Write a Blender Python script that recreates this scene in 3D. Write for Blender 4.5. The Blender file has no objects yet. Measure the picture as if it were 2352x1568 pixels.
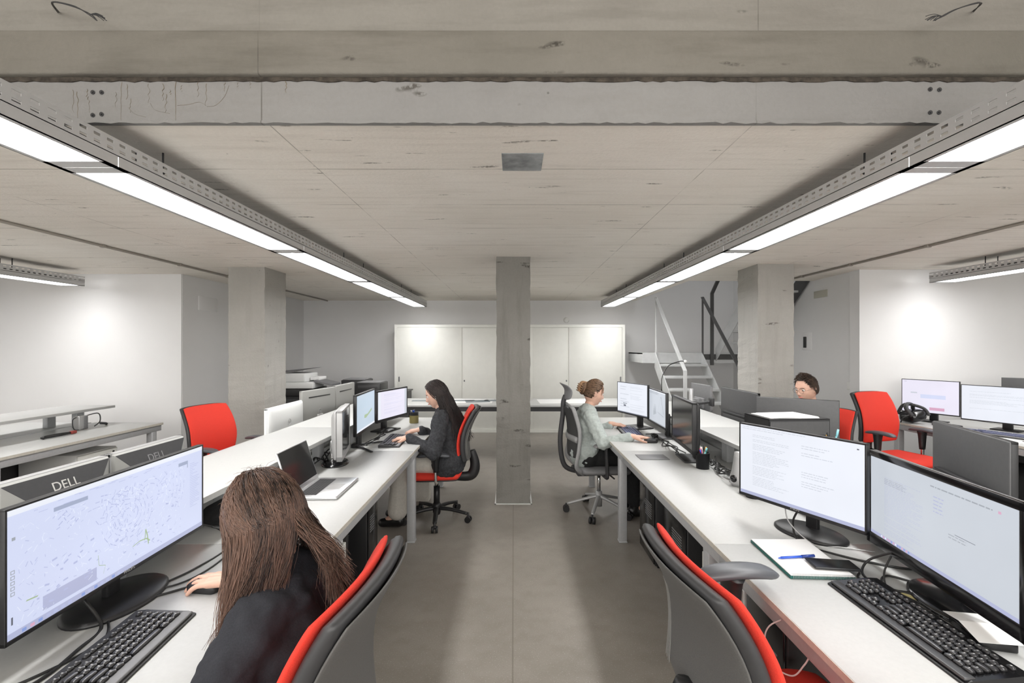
import bpy, bmesh, math, random
from mathutils import Vector, Matrix, Euler
random.seed(7)
PI = math.pi
scn = bpy.context.scene
C = scn.collection

# ---------------------------------------------------------------- camera, world, exposure
CAM_Z = 1.53
cam_d = bpy.data.cameras.new('camera'); cam = bpy.data.objects.new('camera', cam_d); C.objects.link(cam)
cam.location = (0, 0, CAM_Z); cam.rotation_euler = (PI/2, 0, 0)
cam_d.sensor_width = 36; cam_d.lens = 16.0
cam_d.shift_x = -4/2352; cam_d.shift_y = 11/2352
cam_d.clip_start = 0.05; cam_d.clip_end = 100
scn.camera = cam
world = bpy.data.worlds.new('world'); scn.world = world; world.use_nodes = True
world.node_tree.nodes['Background'].inputs[0].default_value = (1, 0.97, 0.93, 1)
world.node_tree.nodes['Background'].inputs[1].default_value = 0.15
vs = scn.view_settings
vs.view_transform = 'Standard'; vs.look = 'None'; vs.gamma = 1.0; vs.use_curve_mapping = False
EXPO = 1.05
vs.exposure = EXPO
LAMP_W = 2.2         # power of one ceiling light module
SPREAD = 128
LENS = 8.2           # brightness of a lamp's diffuser
SK = 1.0 / (2 ** EXPO)  # a screen's own brightness is given as it is displayed

def area_light(name, loc, sx, sy, power, rot=(0, 0, 0), spread=180, col=(1, 1, 1), parent=None):
    d = bpy.data.lights.new(name, 'AREA'); d.shape = 'RECTANGLE'; d.size = sx; d.size_y = sy
    d.energy = power; d.color = col; d.spread = math.radians(spread)
    o = bpy.data.objects.new(name, d); o.location = loc; o.rotation_euler = rot; C.objects.link(o)
    if parent: o.parent = parent
    return o
# unseen fill light added behind the camera to lift ceiling, walls and columns
area_light('rear_fill', (0, -3.3, 2.1), 8.0, 2.2, 140, rot=(PI/2, 0, 0), col=(1.0, 0.985, 0.96))

# ---------------------------------------------------------------- materials
MATS = {}
class NT:
    def __init__(s, m):
        s.t = m.node_tree; s.n = s.t.nodes; s.l = s.t.links; s.bsdf = s.n['Principled BSDF']
    def add(s, typ, **kw):
        nd = s.n.new(typ)
        for k, v in kw.items(): setattr(nd, k, v)
        return nd
    def put(s, sock, v):
        if hasattr(v, 'node'): s.l.new(v, sock)
        elif isinstance(v, (tuple, list)) and len(v) == 3 and len(sock.default_value) == 4: sock.default_value = (*v, 1)
        else: sock.default_value = v
    def math(s, op, a, b=0.0, c=None, clamp=False):
        nd = s.add('ShaderNodeMath', operation=op, use_clamp=clamp)
        s.put(nd.inputs[0], a); s.put(nd.inputs[1], b)
        if c is not None: s.put(nd.inputs[2], c)
        return nd.outputs[0]
    def pos(s): return s.add('ShaderNodeNewGeometry').outputs['Position']
    def obj(s): return s.add('ShaderNodeTexCoord').outputs['Object']
    def scale(s, v, sc):
        nd = s.add('ShaderNodeVectorMath', operation='MULTIPLY'); s.put(nd.inputs[0], v); nd.inputs[1].default_value = sc
        return nd.outputs[0]
    def noise(s, v, sc, det=4, rough=0.55, dist=0):
        nd = s.add('ShaderNodeTexNoise'); s.put(nd.inputs['Vector'], v)
        nd.inputs['Scale'].default_value = sc; nd.inputs['Detail'].default_value = det
        nd.inputs['Roughness'].default_value = rough; nd.inputs['Distortion'].default_value = dist
        return nd.outputs['Fac']
    def vor(s, v, sc, feat='F1'):
        nd = s.add('ShaderNodeTexVoronoi', feature=feat); s.put(nd.inputs['Vector'], v); nd.inputs['Scale'].default_value = sc
        return nd.outputs['Distance']
    def ramp(s, f, a, b, va=0.0, vb=1.0):
        nd = s.add('ShaderNodeMapRange'); s.put(nd.inputs[0], f)
        for i, x in enumerate((a, b, va, vb)): nd.inputs[i+1].default_value = x
        return nd.outputs[0]
    def mix(s, f, a, b, mode='MIX'):
        nd = s.add('ShaderNodeMix', data_type='RGBA', blend_type=mode)
        s.put(nd.inputs[0], f); s.put(nd.inputs[6], a); s.put(nd.inputs[7], b)
        return nd.outputs[2]
    def sep(s, v):
        nd = s.add('ShaderNodeSeparateXYZ'); s.put(nd.inputs[0], v); return nd.outputs
    def line(s, coord, at, half):           # 1 near coord==at
        return s.math('LESS_THAN', s.math('ABSOLUTE', s.math('SUBTRACT', coord, at)), half)
    def lines(s, coord, sp, off, half):
        w = s.math('FRACT', s.math('ADD', s.math('DIVIDE', s.math('SUBTRACT', coord, off), sp), 0.5))
        return s.math('LESS_THAN', s.math('ABSOLUTE', s.math('SUBTRACT', w, 0.5)), half/sp)
    def bump(s, h, st, d=0.01):
        nd = s.add('ShaderNodeBump'); nd.inputs['Strength'].default_value = st; nd.inputs['Distance'].default_value = d
        s.put(nd.inputs['Height'], h); s.l.new(nd.outputs[0], s.bsdf.inputs['Normal'])

def mat(name, col, rough=0.5, metal=0.0, emit=None, es=0.0, alpha=1.0, spec=0.5, trans=0.0, grain=0.0, gscale=60, bump=0.0, coat=0.0):
    m = bpy.data.materials.new(name); m.use_nodes = True; t = NT(m); b = t.bsdf
    b.inputs['Base Color'].default_value = (*col, 1); b.inputs['Roughness'].default_value = rough
    b.inputs['Metallic'].default_value = metal; b.inputs['Specular IOR Level'].default_value = spec
    b.inputs['Transmission Weight'].default_value = trans; b.inputs['Coat Weight'].default_value = coat
    if emit: b.inputs['Emission Color'].default_value = (*emit, 1); b.inputs['Emission Strength'].default_value = es
    if grain or bump:
        n = t.noise(t.obj(), gscale, 3)
        if grain: t.l.new(t.mix(t.ramp(n, .35, .65), [c*(1-grain) for c in col], [min(1, c*(1+grain)) for c in col]), b.inputs['Base Color'])
        if bump: t.bump(n, bump, 0.003)
    if alpha < 1: b.inputs['Alpha'].default_value = alpha
    MATS[name] = m; return m

mat('desk_white', (0.50, 0.505, 0.495), 0.38, grain=0.02, gscale=90)
mat('desk_edge', (0.62, 0.59, 0.52), 0.5, grain=0.05)
mat('frame_grey', (0.50, 0.51, 0.52), 0.42, metal=0.25, grain=0.03)
mat('white_paint', (0.82, 0.82, 0.80), 0.5, grain=0.01)
mat('cabinet_white', (0.78, 0.78, 0.73), 0.5, grain=0.015, gscale=8)
mat('black_plastic', (0.014, 0.014, 0.015), 0.42, grain=0.1, gscale=200)
mat('black_gloss', (0.008, 0.008, 0.009), 0.16)
mat('palm_gloss', (0.05, 0.05, 0.052), 0.28)
mat('dark_grey', (0.038, 0.038, 0.040), 0.5, grain=0.05)
mat('mid_grey', (0.19, 0.19, 0.195), 0.5, grain=0.04)
mat('arm_grey', (0.085, 0.09, 0.10), 0.35)
mat('silver_plastic', (0.42, 0.42, 0.42), 0.4, metal=0.3)
mat('aluminium', (0.72, 0.72, 0.73), 0.28, metal=0.85, grain=0.02)
mat('chrome', (0.8, 0.8, 0.8), 0.12, metal=1.0)
mat('stair_metal', (0.62, 0.63, 0.63), 0.5, metal=0.1, grain=0.06, gscale=5)
mat('stair_dark', (0.09, 0.09, 0.09), 0.5, metal=0.3)
mat('tray_metal', (0.55, 0.55, 0.55), 0.42, metal=0.35)
mat('red_fabric', (0.72, 0.040, 0.022), 0.85, grain=0.10, gscale=500, bump=0.3)
mat('shell_grey', (0.11, 0.108, 0.104), 0.62, grain=0.12, gscale=400, bump=0.2)
mat('stripe_grey', (0.45, 0.44, 0.42), 0.6)
mat('chair_grey', (0.28, 0.28, 0.28), 0.5, grain=0.05)
mat('mesh_fabric', (0.05, 0.05, 0.05), 0.9, grain=0.3, gscale=500)
mat('skin', (0.66, 0.40, 0.30), 0.5, grain=0.06, gscale=30)
mat('lips', (0.55, 0.20, 0.17), 0.5)
mat('eye_white', (0.7, 0.68, 0.65), 0.3)
mat('eye_dark', (0.02, 0.015, 0.01), 0.2)
mat('navy_wool', (0.012, 0.013, 0.018), 0.85, grain=0.25, gscale=300, bump=0.3)
mat('charcoal_wool', (0.030, 0.031, 0.035), 0.9, grain=0.35, gscale=60, bump=0.3)
mat('sage_wool', (0.40, 0.44, 0.42), 0.9, grain=0.08, gscale=60, bump=0.3)
mat('navy_sleeve', (0.014, 0.018, 0.03), 0.9, grain=0.2)
mat('cream_cloth', (0.62, 0.59, 0.53), 0.9, grain=0.05)
mat('black_cloth', (0.012, 0.012, 0.013), 0.9, grain=0.2)
mat('leather', (0.010, 0.010, 0.010), 0.3)
mat('paper', (0.85, 0.85, 0.84), 0.7)
mat('paper_grey', (0.22, 0.25, 0.26), 0.7)
mat('teal_card', (0.012, 0.11, 0.095), 0.6)
mat('pen_blue', (0.03, 0.10, 0.55), 0.35)
mat('pen_red', (0.65, 0.03, 0.05), 0.35)
mat('pen_green', (0.05, 0.30, 0.20), 0.35)
mat('pen_cyan', (0.25, 0.60, 0.70), 0.35)
mat('pen_yellow', (0.75, 0.45, 0.10), 0.35)
mat('mesh_cup', (0.025, 0.025, 0.028), 0.4, metal=0.5)
mat('olive_label', (0.20, 0.17, 0.06), 0.5)
mat('cable_black', (0.012, 0.012, 0.012), 0.45)
mat('cable_white', (0.75, 0.75, 0.73), 0.5)
mat('note_yellow', (0.55, 0.48, 0.22), 0.8)
mat('brick_red', (0.30, 0.05, 0.04), 0.6)
mat('beige_card', (0.45, 0.40, 0.32), 0.8)
mat('key_face', (0.030, 0.030, 0.032), 0.30, coat=0.3)
mat('key_mark', (0.75, 0.75, 0.75), 0.5)
mat('key_dark_far', (0.02, 0.02, 0.022), 0.35)
mat('key_blue', (0.10, 0.11, 0.20), 0.4)
mat('hair_clip', (0.32, 0.18, 0.09), 0.3)
mat('gold', (0.8, 0.55, 0.25), 0.3, metal=1.0)
mat('glass_clear', (0.9, 0.92, 0.95), 0.05, trans=0.9)
mat('glasses_wire', (0.18, 0.13, 0.11), 0.3, metal=0.6)
mat('vent_beige', (0.50, 0.49, 0.42), 0.6)
mat('screen_off', (0.035, 0.036, 0.036), 0.12)
mat('louver', (0.75, 0.76, 0.80), 0.22, metal=0.5, emit=(1, 1, 1), es=0.45)  # slight glow added so the louvers look lit

def screen_mat(name, col, k=1.0):
    m = bpy.data.materials.new(name); m.use_nodes = True; t = NT(m); b = t.bsdf
    b.inputs['Base Color'].default_value = (0.02, 0.02, 0.02, 1); b.inputs['Roughness'].default_value = 0.35
    n = t.noise(t.obj(), 3.0, 2)
    t.l.new(t.mix(t.ramp(n, .3, .7), [c*0.96 for c in col], [min(1, c*1.03) for c in col]), b.inputs['Emission Color'])
    b.inputs['Emission Strength'].default_value = SK*k
    MATS[name] = m; return m
screen_mat('scr_lavender', (0.66, 0.71, 0.92)); screen_mat('scr_map_line', (0.47, 0.51, 0.75)); screen_mat('scr_map_pale', (0.78, 0.83, 0.98))
screen_mat('scr_white', (0.84, 0.87, 0.95)); screen_mat('scr_text', (0.60, 0.63, 0.70)); screen_mat('scr_dark', (0.14, 0.15, 0.19))
screen_mat('scr_grey', (0.58, 0.62, 0.68)); screen_mat('scr_blue', (0.52, 0.63, 0.74)); screen_mat('scr_bar', (0.45, 0.48, 0.68))
screen_mat('scr_slate', (0.36, 0.39, 0.43)); screen_mat('scr_green', (0.38, 0.50, 0.30)); screen_mat('scr_lilac', (0.84, 0.81, 0.94))
screen_mat('scr_pink', (0.70, 0.40, 0.55)); screen_mat('scr_icon', (0.25, 0.35, 0.70)); screen_mat('scr_mid', (0.38, 0.43, 0.58))

def lens_mat():
    m = bpy.data.materials.new('lamp_lens'); m.use_nodes = True; t = NT(m); b = t.bsdf
    v = t.vor(t.obj(), 45); f = t.ramp(v, 0.2, 0.7, 1.0, 0.82)
    b.inputs['Base Color'].default_value = (0.8, 0.8, 0.8, 1)
    cc = t.add('ShaderNodeCombineColor')
    for i in range(3): t.put(cc.inputs[i], t.math('MULTIPLY', f, (1.0, 0.995, 1.0)[i]))
    t.l.new(cc.outputs[0], b.inputs['Emission Color']); b.inputs['Emission Strength'].default_value = LENS
    MATS['lamp_lens'] = m
lens_mat()

def concrete(name, ca, cb, dark, seams_x=(), seam_sp=None, board='x', rough=0.75, stain=0.5):
    m = bpy.data.materials.new(name); m.use_nodes = True; t = NT(m); b = t.bsdf
    p = t.pos(); x, y, z = t.sep(p)
    big = t.noise(p, 0.9, 5, 0.6)
    col = t.mix(t.ramp(big, .3, .7), ca, cb)
    st = t.noise(t.scale(p, (1.2, 16, 9) if board == 'x' else (9, 9, 1.2)), 1.3, 6, 0.62)
    col = t.mix(t.ramp(st, .50, .68, 0, .42*stain), col, dark)
    sm = t.noise(p, 60, 3); col = t.mix(t.ramp(sm, .3, .7, 0, .10), col, dark)
    # scattered short streaks and pits
    bl = t.noise(t.scale(p, (3.5, 22, 12)), 1.0, 2); col = t.mix(t.math('MULTIPLY', t.ramp(bl, .69, .74), t.ramp(sm, .35, .55), clamp=True), col, [c*.55 for c in dark])
    v = t.vor(p, 5.0); col = t.mix(t.ramp(v, .012, .03, .6, 0), col, [c*.35 for c in dark])
    br = t.ramp(t.noise(p, 3, 3), .42, .58, .15, 1)
    for sx in seams_x: col = t.mix(t.math('MULTIPLY', t.math('MULTIPLY', t.line(x, sx, .0025), .75), br), col, [c*.62 for c in dark])
    if seam_sp:
        wob = t.math('ADD', y, t.math('MULTIPLY', t.noise(p, 2, 2), .006))
        col = t.mix(t.math('MULTIPLY', t.lines(wob, seam_sp, 2.24, .0025), br), col, [c*.55 for c in dark])
    t.l.new(col, b.inputs['Base Color']); b.inputs['Roughness'].default_value = rough
    t.bump(t.math('ADD', t.math('MULTIPLY', st, .6), sm), .25, .01)
    MATS[name] = m; return t
concrete('concrete_ceiling', (0.84, 0.785, 0.705), (0.93, 0.885, 0.815), (0.52, 0.47, 0.40), seams_x=(-0.96, 0.94, -2.9, 2.9), seam_sp=0.56)
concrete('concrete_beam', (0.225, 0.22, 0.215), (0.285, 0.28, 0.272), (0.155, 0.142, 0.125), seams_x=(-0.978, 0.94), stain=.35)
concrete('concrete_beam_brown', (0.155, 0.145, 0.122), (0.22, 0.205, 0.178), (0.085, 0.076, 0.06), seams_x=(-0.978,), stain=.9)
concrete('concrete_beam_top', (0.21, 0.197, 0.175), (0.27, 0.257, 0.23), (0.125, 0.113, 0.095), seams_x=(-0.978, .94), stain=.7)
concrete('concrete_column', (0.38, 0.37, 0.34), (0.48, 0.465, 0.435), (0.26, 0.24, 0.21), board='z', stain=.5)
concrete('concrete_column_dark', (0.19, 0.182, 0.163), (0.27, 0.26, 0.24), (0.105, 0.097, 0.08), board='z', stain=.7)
mat('joint_dark', (0.055, 0.045, 0.035), 0.9, grain=.4, gscale=40, bump=.6)

def floor_mat():
    m = bpy.data.materials.new('floor_concrete'); m.use_nodes = True; t = NT(m); b = t.bsdf
    p = t.pos(); x, y, z = t.sep(p)
    n = t.noise(p, 1.1, 6, .6); col = t.mix(t.ramp(n, .3, .7), (0.20, 0.18, 0.155), (0.305, 0.277, 0.245))
    n2 = t.noise(p, 9, 5, .6); col = t.mix(t.ramp(n2, .45, .7, 0, .35), col, (0.17, 0.15, 0.125))
    n3 = t.noise(p, 160, 2); col = t.mix(t.ramp(n3, .62, .70, 0, .5), col, (0.50, 0.47, 0.43))
    col = t.mix(t.ramp(n3, .36, .28, 0, .4), col, (0.10, 0.09, 0.075))
    col = t.mix(t.math('MULTIPLY', t.line(x, -0.005, .004), .55), col, (0.12, 0.105, 0.085))
    t.l.new(col, b.inputs['Base Color']); t.put(b.inputs['Roughness'], t.ramp(n, .3, .7, .30, .45))
    t.bump(t.math('ADD', n3, n2), .06, .004)
    MATS['floor_concrete'] = m
floor_mat()
def wall_mat(name, a, bcol):
    m = bpy.data.materials.new(name); m.use_nodes = True; t = NT(m); b = t.bsdf
    p = t.pos(); n = t.noise(p, 1.2, 4)
    t.l.new(t.mix(t.ramp(n, .3, .7), a, bcol), b.inputs['Base Color']); b.inputs['Roughness'].default_value = .8
    t.bump(t.noise(p, 14, 4), .12, .01); MATS[name] = m
wall_mat('wall_white', (0.76, 0.757, 0.753), (0.80, 0.797, 0.793))

def hair_mat(name, dark, light, axis=2):
    m = bpy.data.materials.new(name); m.use_nodes = True; t = NT(m); b = t.bsdf
    o = t.obj(); f = t.noise(t.scale(o, (90, 90, 4)), 1, 3)
    at = t.add('ShaderNodeAttribute'); at.attribute_name = 'strand'
    g = t.math('ADD', t.math('MULTIPLY', f, .5), t.math('MULTIPLY', at.outputs['Fac'], .6))
    t.l.new(t.mix(t.ramp(g, .30, .78), dark, light), b.inputs['Base Color'])
    b.inputs['Roughness'].default_value = .38; b.inputs['Specular IOR Level'].default_value = .35
    MATS[name] = m
hair_mat('hair_brown', (0.012, 0.008, 0.0075), (0.165, 0.096, 0.070))
hair_mat('hair_black', (0.010, 0.008, 0.008), (0.060, 0.045, 0.042))
hair_mat('hair_chestnut', (0.045, 0.025, 0.015), (0.27, 0.165, 0.10))
hair_mat('hair_short', (0.010, 0.007, 0.006), (0.085, 0.052, 0.036))

# ---------------------------------------------------------------- mesh helpers
class MB:
    def __init__(s): s.v = []; s.f = []; s.sm = []; s.at = None
    def raw(s, vs, fs, smooth=False, M=None):
        k = len(s.v)
        for v in vs: s.v.append(tuple(M @ Vector(v)) if M else tuple(v))
        for f in fs: s.f.append([i+k for i in f]); s.sm.append(smooth)
        return s
    def bm(s, b, smooth=False, M=None):
        b.verts.ensure_lookup_table(); b.verts.index_update()
        s.raw([v.co.copy() for v in b.verts], [[v.index for v in f.verts] for f in b.faces], smooth, M); b.free(); return s
    def box(s, c, d, bev=0, seg=2, M=None, smooth=None):
        b = bmesh.new(); bmesh.ops.create_cube(b, size=1)
        for v in b.verts: v.co = Vector((v.co.x*d[0]+c[0], v.co.y*d[1]+c[1], v.co.z*d[2]+c[2]))
        if bev: bmesh.ops.bevel(b, geom=b.edges[:], offset=bev, segments=seg, profile=.5, affect='EDGES')
        return s.bm(b, bool(bev) if smooth is None else smooth, M)
    def b2(s, x0, x1, y0, y1, z0, z1, bev=0, seg=2, M=None):
        return s.box(((x0+x1)/2, (y0+y1)/2, (z0+z1)/2), (abs(x1-x0), abs(y1-y0), abs(z1-z0)), bev, seg, M)
    def cone(s, p, q, r1, r2, n=16, caps=True, M=None, smooth=True):
        p = Vector(p); q = Vector(q); d = (q-p); L = d.length
        R = d.to_track_quat('Z', 'Y').to_matrix()
        vs = []; fs = []
        for i in range(n):
            a = 2*PI*i/n; u = R @ Vector((math.cos(a), math.sin(a), 0)); vs += [p+u*r1, q+u*r2]
        for i in range(n):
            j = (i+1) % n; fs.append([2*i, 2*j, 2*j+1, 2*i+1])
        s.raw(vs, fs, smooth, M)
        if caps: s.raw(vs, [[2*i for i in range(n)][::-1], [2*i+1 for i in range(n)]], False, M)
        return s
    def cyl(s, p, q, r, n=16, M=None): return s.cone(p, q, r, r, n, True, M)
    def sph(s, c, r, n=12, M=None):
        r = (r, r, r) if not hasattr(r, '__len__') else r
        b = bmesh.new(); bmesh.ops.create_uvsphere(b, u_segments=n*2, v_segments=n, radius=1)
        for v in b.verts: v.co = Vector((v.co.x*r[0]+c[0], v.co.y*r[1]+c[1], v.co.z*r[2]+c[2]))
        return s.bm(b, True, M)
    def lathe(s, c, prof, n=28, M=None):
        vs = []; fs = []; m = len(prof)
        for i in range(n):
            a = 2*PI*i/n
            for r, z in prof: vs.append((c[0]+r*math.cos(a), c[1]+r*math.sin(a), c[2]+z))
        for i in range(n):
            j = (i+1) % n
            for k in range(m-1): fs.append([i*m+k, j*m+k, j*m+k+1, i*m+k+1])
        return s.raw(vs, fs, True, M)
    def prism(s, pts, d, M=None, smooth=False):     # pts: 3-d loop, d: extrusion vector
        n = len(pts); d = Vector(d); vs = [Vector(p) for p in pts]+[Vector(p)+d for p in pts]
        fs = [list(range(n))[::-1], list(range(n, 2*n))]+[[i, (i+1) % n, (i+1) % n+n, i+n] for i in range(n)]
        return s.raw(vs, fs, smooth, M)
    def tube(s, pts, r, n=8, M=None, smooth_path=True, sub=6, rx=None):
        P = [Vector(p) for p in pts]
        if smooth_path and len(P) > 2: P = catmull(P, sub)
        vs = []; fs = []; m = len(P)
        rr = r if callable(r) else (lambda t: r)
        up = Vector((0, 0, 1)); prev = None
        for i, p in enumerate(P):
            d = (P[min(i+1, m-1)]-P[max(i-1, 0)]).normalized()
            if prev is None:
                a = d.cross(up)
                if a.length < .1: a = d.cross(Vector((0, 1, 0)))
                a.normalize()
            else: a = (prev-d*prev.dot(d)).normalized()
            prev = a; bb = d.cross(a); q = rr(i/(m-1))
            for k in range(n):
                t = 2*PI*k/n; vs.append(p+a*math.cos(t)*q+bb*math.sin(t)*q*(rx or 1))
        for i in range(m-1):
            for k in range(n):
                j = (k+1) % n; fs.append([i*n+k, i*n+j, (i+1)*n+j, (i+1)*n+k])
        fs.append(list(range(n))[::-1]); fs.append([(m-1)*n+k for k in range(n)])
        return s.raw(vs, fs, True, M)
    def pillow(s, fn, T, n=14, m=14, k=.14, e=6, back=True, M=None):
        # fn(s,t,d) -> point; d is the offset along the thickness
        vs = []; fs = []
        def pt(a, b, side):
            q = max(abs(a), abs(b)); th = T*.5*max(0, 1-q**e)**.5
            a2 = a*(1-k*b**4); b2 = b*(1-k*a**4); return fn(a2, b2, th*side)
        c = lambda i, n: math.sin((2*i/n-1)*PI/2)
        for side in (1, -1):
            o = len(vs)
            for i in range(n+1):
                for j in range(m+1): vs.append(pt(c(i, n), c(j, m), side))
            for i in range(n):
                for j in range(m):
                    f = [o+i*(m+1)+j, o+(i+1)*(m+1)+j, o+(i+1)*(m+1)+j+1, o+i*(m+1)+j+1]
                    fs.append(f if side == 1 else f[::-1])
        return s.raw(vs, fs, True, M)
    def capsule(s, p, q, r1, r2, n=12):
        p = Vector(p); q = Vector(q); d = q-p; L = d.length
        if L < 1e-5: return s.sph(p, r1, n)
        R = d.to_track_quat('Z', 'Y').to_matrix(); prof = []
        h = 5
        for i in range(h+1):
            a = -PI/2+i*(PI/2)/h; prof.append((r1*math.cos(a), r1*math.sin(a)))
        for i in range(h+1):
            a = i*(PI/2)/h; prof.append((r2*math.cos(a), L+r2*math.sin(a)))
        M = Matrix.Translation(p) @ R.to_4x4()
        vs = []; fs = []; m = len(prof)
        vs.append((0, 0, prof[0][1]))
        for r, z in prof[1:-1]:
            for i in range(n): vs.append((r*math.cos(2*PI*i/n), r*math.sin(2*PI*i/n), z))
        vs.append((0, 0, prof[-1][1])); last = len(vs)-1
        for i in range(n):
            j = (i+1) % n; fs.append([0, 1+j, 1+i]); fs.append([last, 1+(m-3)*n+i, 1+(m-3)*n+j])
            for k in range(m-3): fs.append([1+k*n+i, 1+k*n+j, 1+(k+1)*n+j, 1+(k+1)*n+i])
        return s.raw(vs, fs, True, M)
    def build(s, name, m, parent=None, loc=None):
        me = bpy.data.meshes.new(name); me.from_pydata(s.v, [], s.f)
        me.polygons.foreach_set('use_smooth', s.sm)
        if s.at: me.attributes.new('strand', 'FLOAT', 'POINT').data.foreach_set('value', s.at)
        me.validate(); me.update()
        b = bmesh.new(); b.from_mesh(me); bmesh.ops.remove_doubles(b, verts=b.verts[:], dist=1e-6)
        bmesh.ops.recalc_face_normals(b, faces=b.faces[:]); b.to_mesh(me); b.free()
        me.materials.append(MATS[m] if isinstance(m, str) else m)
        o = bpy.data.objects.new(name, me); C.objects.link(o)
        if parent: o.parent = parent
        if loc: o.location = loc
        return o
def catmull(P, sub=6):
    out = []; n = len(P)
    for i in range(n-1):
        p0 = P[max(i-1, 0)]; p1 = P[i]; p2 = P[i+1]; p3 = P[min(i+2, n-1)]
        for k in range(sub):
            t = k/sub
            out.append(.5*((2*p1)+(p2-p0)*t+(2*p0-5*p1+4*p2-p3)*t*t+(3*p1-p0-3*p2+p3)*t**3))
    out.append(P[-1]); return out

def tag(o, label=None, cat=None, group=None, kind=None):
    if label: o['label'] = label
    if cat: o['category'] = cat
    if group: o['group'] = group
    if kind: o['kind'] = kind
    return o
def thing(name, label, cat, loc=(0, 0, 0), rz=0, group=None):
    o = bpy.data.objects.new(name, None); C.objects.link(o); o.empty_display_size = .1
    o.location = loc; o.rotation_euler = (0, 0, rz); return tag(o, label, cat, group)
def struct(name, mb, m): return tag(mb.build(name, m), kind='structure')
def copy_tree(o, parent=None):
    c = o.copy(); C.objects.link(c)
    if parent: c.parent = parent
    for ch in list(o.children): copy_tree(ch, c)
    return c
def text(name, s, size, m, parent, M, ext=.0006):
    cu = bpy.data.curves.new(name, 'FONT'); cu.body = s; cu.size = size; cu.extrude = ext; cu.align_x = 'CENTER'; cu.align_y = 'CENTER'
    t = bpy.data.objects.new(name, cu); C.objects.link(t); bpy.context.view_layer.update()
    me = bpy.data.meshes.new_from_object(t.evaluated_get(bpy.context.evaluated_depsgraph_get()))
    bpy.data.objects.remove(t); me.transform(M); me.materials.clear(); me.materials.append(MATS[m])
    o = bpy.data.objects.new(name, me); C.objects.link(o); o.parent = parent; return o

# ---------------------------------------------------------------- room shell
CZ = 2.40; YB = 8.66; XL, XR = -6.3, 6.3
struct('floor', MB().b2(XL-.2, XR+.2, -3.5, YB+.2, -.1, 0), 'floor_concrete')
cl = MB()
YE = 1.775
cl.b2(XL, XR, YE, 6.06, CZ, CZ+.3); cl.b2(XL, 2.33, 6.06, YB+.1, CZ, CZ+.3)
struct('ceiling', cl, 'concrete_ceiling')
struct('ceiling_entrance', MB().b2(XL, XR, -3.5, YE-.02, 3.35, 3.5), 'concrete_ceiling')
# stepped concrete edge beam
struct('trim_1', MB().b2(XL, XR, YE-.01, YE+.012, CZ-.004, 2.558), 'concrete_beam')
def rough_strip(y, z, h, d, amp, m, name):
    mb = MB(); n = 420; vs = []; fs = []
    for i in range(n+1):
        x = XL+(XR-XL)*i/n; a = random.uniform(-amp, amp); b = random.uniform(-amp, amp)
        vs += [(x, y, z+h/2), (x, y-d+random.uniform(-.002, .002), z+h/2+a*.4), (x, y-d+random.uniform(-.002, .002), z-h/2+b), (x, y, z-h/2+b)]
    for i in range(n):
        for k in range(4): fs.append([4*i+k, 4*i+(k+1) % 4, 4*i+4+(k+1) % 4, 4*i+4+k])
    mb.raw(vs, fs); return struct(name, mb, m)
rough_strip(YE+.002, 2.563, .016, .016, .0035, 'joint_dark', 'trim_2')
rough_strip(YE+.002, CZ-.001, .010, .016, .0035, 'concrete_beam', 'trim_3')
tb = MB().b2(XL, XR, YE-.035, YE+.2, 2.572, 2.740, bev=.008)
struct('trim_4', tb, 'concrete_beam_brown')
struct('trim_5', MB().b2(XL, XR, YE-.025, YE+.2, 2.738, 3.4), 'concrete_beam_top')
# rust runs and formwork-tie holes on the beam
def atbeam(px, py): return ((px-1180)/1045*YE, CAM_Z+(795-py)*YE/1045)
st = MB(); rnd = random.Random(3)
for px, a, b, w in ((175, 210, 262, 2), (184, 214, 282, 2), (206, 208, 232, 3), (210, 225, 262, 2), (272, 215, 250, 2), (284, 192, 290, 2), (297, 198, 232, 3), (304, 230, 262, 2),
                    (347, 196, 240, 2), (380, 196, 235, 4), (386, 220, 262, 3), (397, 210, 222, 3), (408, 192, 280, 4), (421, 200, 214, 2), (460, 192, 226, 3), (478, 196, 246, 3),
                    (520, 192, 214, 3), (550, 192, 208, 2), (579, 192, 206, 2), (660, 188, 217, 3)):
    x, z0 = atbeam(px, a); _, z1 = atbeam(px, b); pts = []; n = 7
    for i in range(n+1):
        t = i/n; pts.append((x+rnd.uniform(-.004, .004), YE-.0105, z0+(z1-z0)*t))
    st.tube(pts, lambda t, w=w: w*.0006*(1.15-t*.8), n=5, rx=.25)
for pp in (((530, 200), (520, 225), (500, 245), (480, 248)), ((478, 246), (462, 238), (440, 243), (412, 246)), ((300, 250), (315, 265), (340, 272)), ((350, 240), (362, 256), (395, 264))):
    st.tube([(atbeam(*q)[0], YE-.0105, atbeam(*q)[1]) for q in pp], .0011, n=5, rx=.25)
struct('trim_6', st, mat('rust_stain', (0.20, 0.165, 0.12), .9, grain=.2))
for i, (px, py) in enumerate(((220, 216), (240, 216), (220, 268), (240, 266), (2130, 209), (2151, 210), (2130, 262), (2150, 262))):
    x, z = atbeam(px, py); m = MB().cone((x, YE-.004, z), (x, YE-.0135, z), .006, .0085, 10).cyl((x, YE-.012, z), (x, YE-.017, z), .004, 8)
    tag(m.build('beam_bolt', 'dark_grey'), 'dark bolt head in the pale beam face, one of four in the %s square' % ('left' if px < 1000 else 'right'), 'bolt', 'bolts in the left square' if px < 1000 else 'bolts in the right square')

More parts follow.
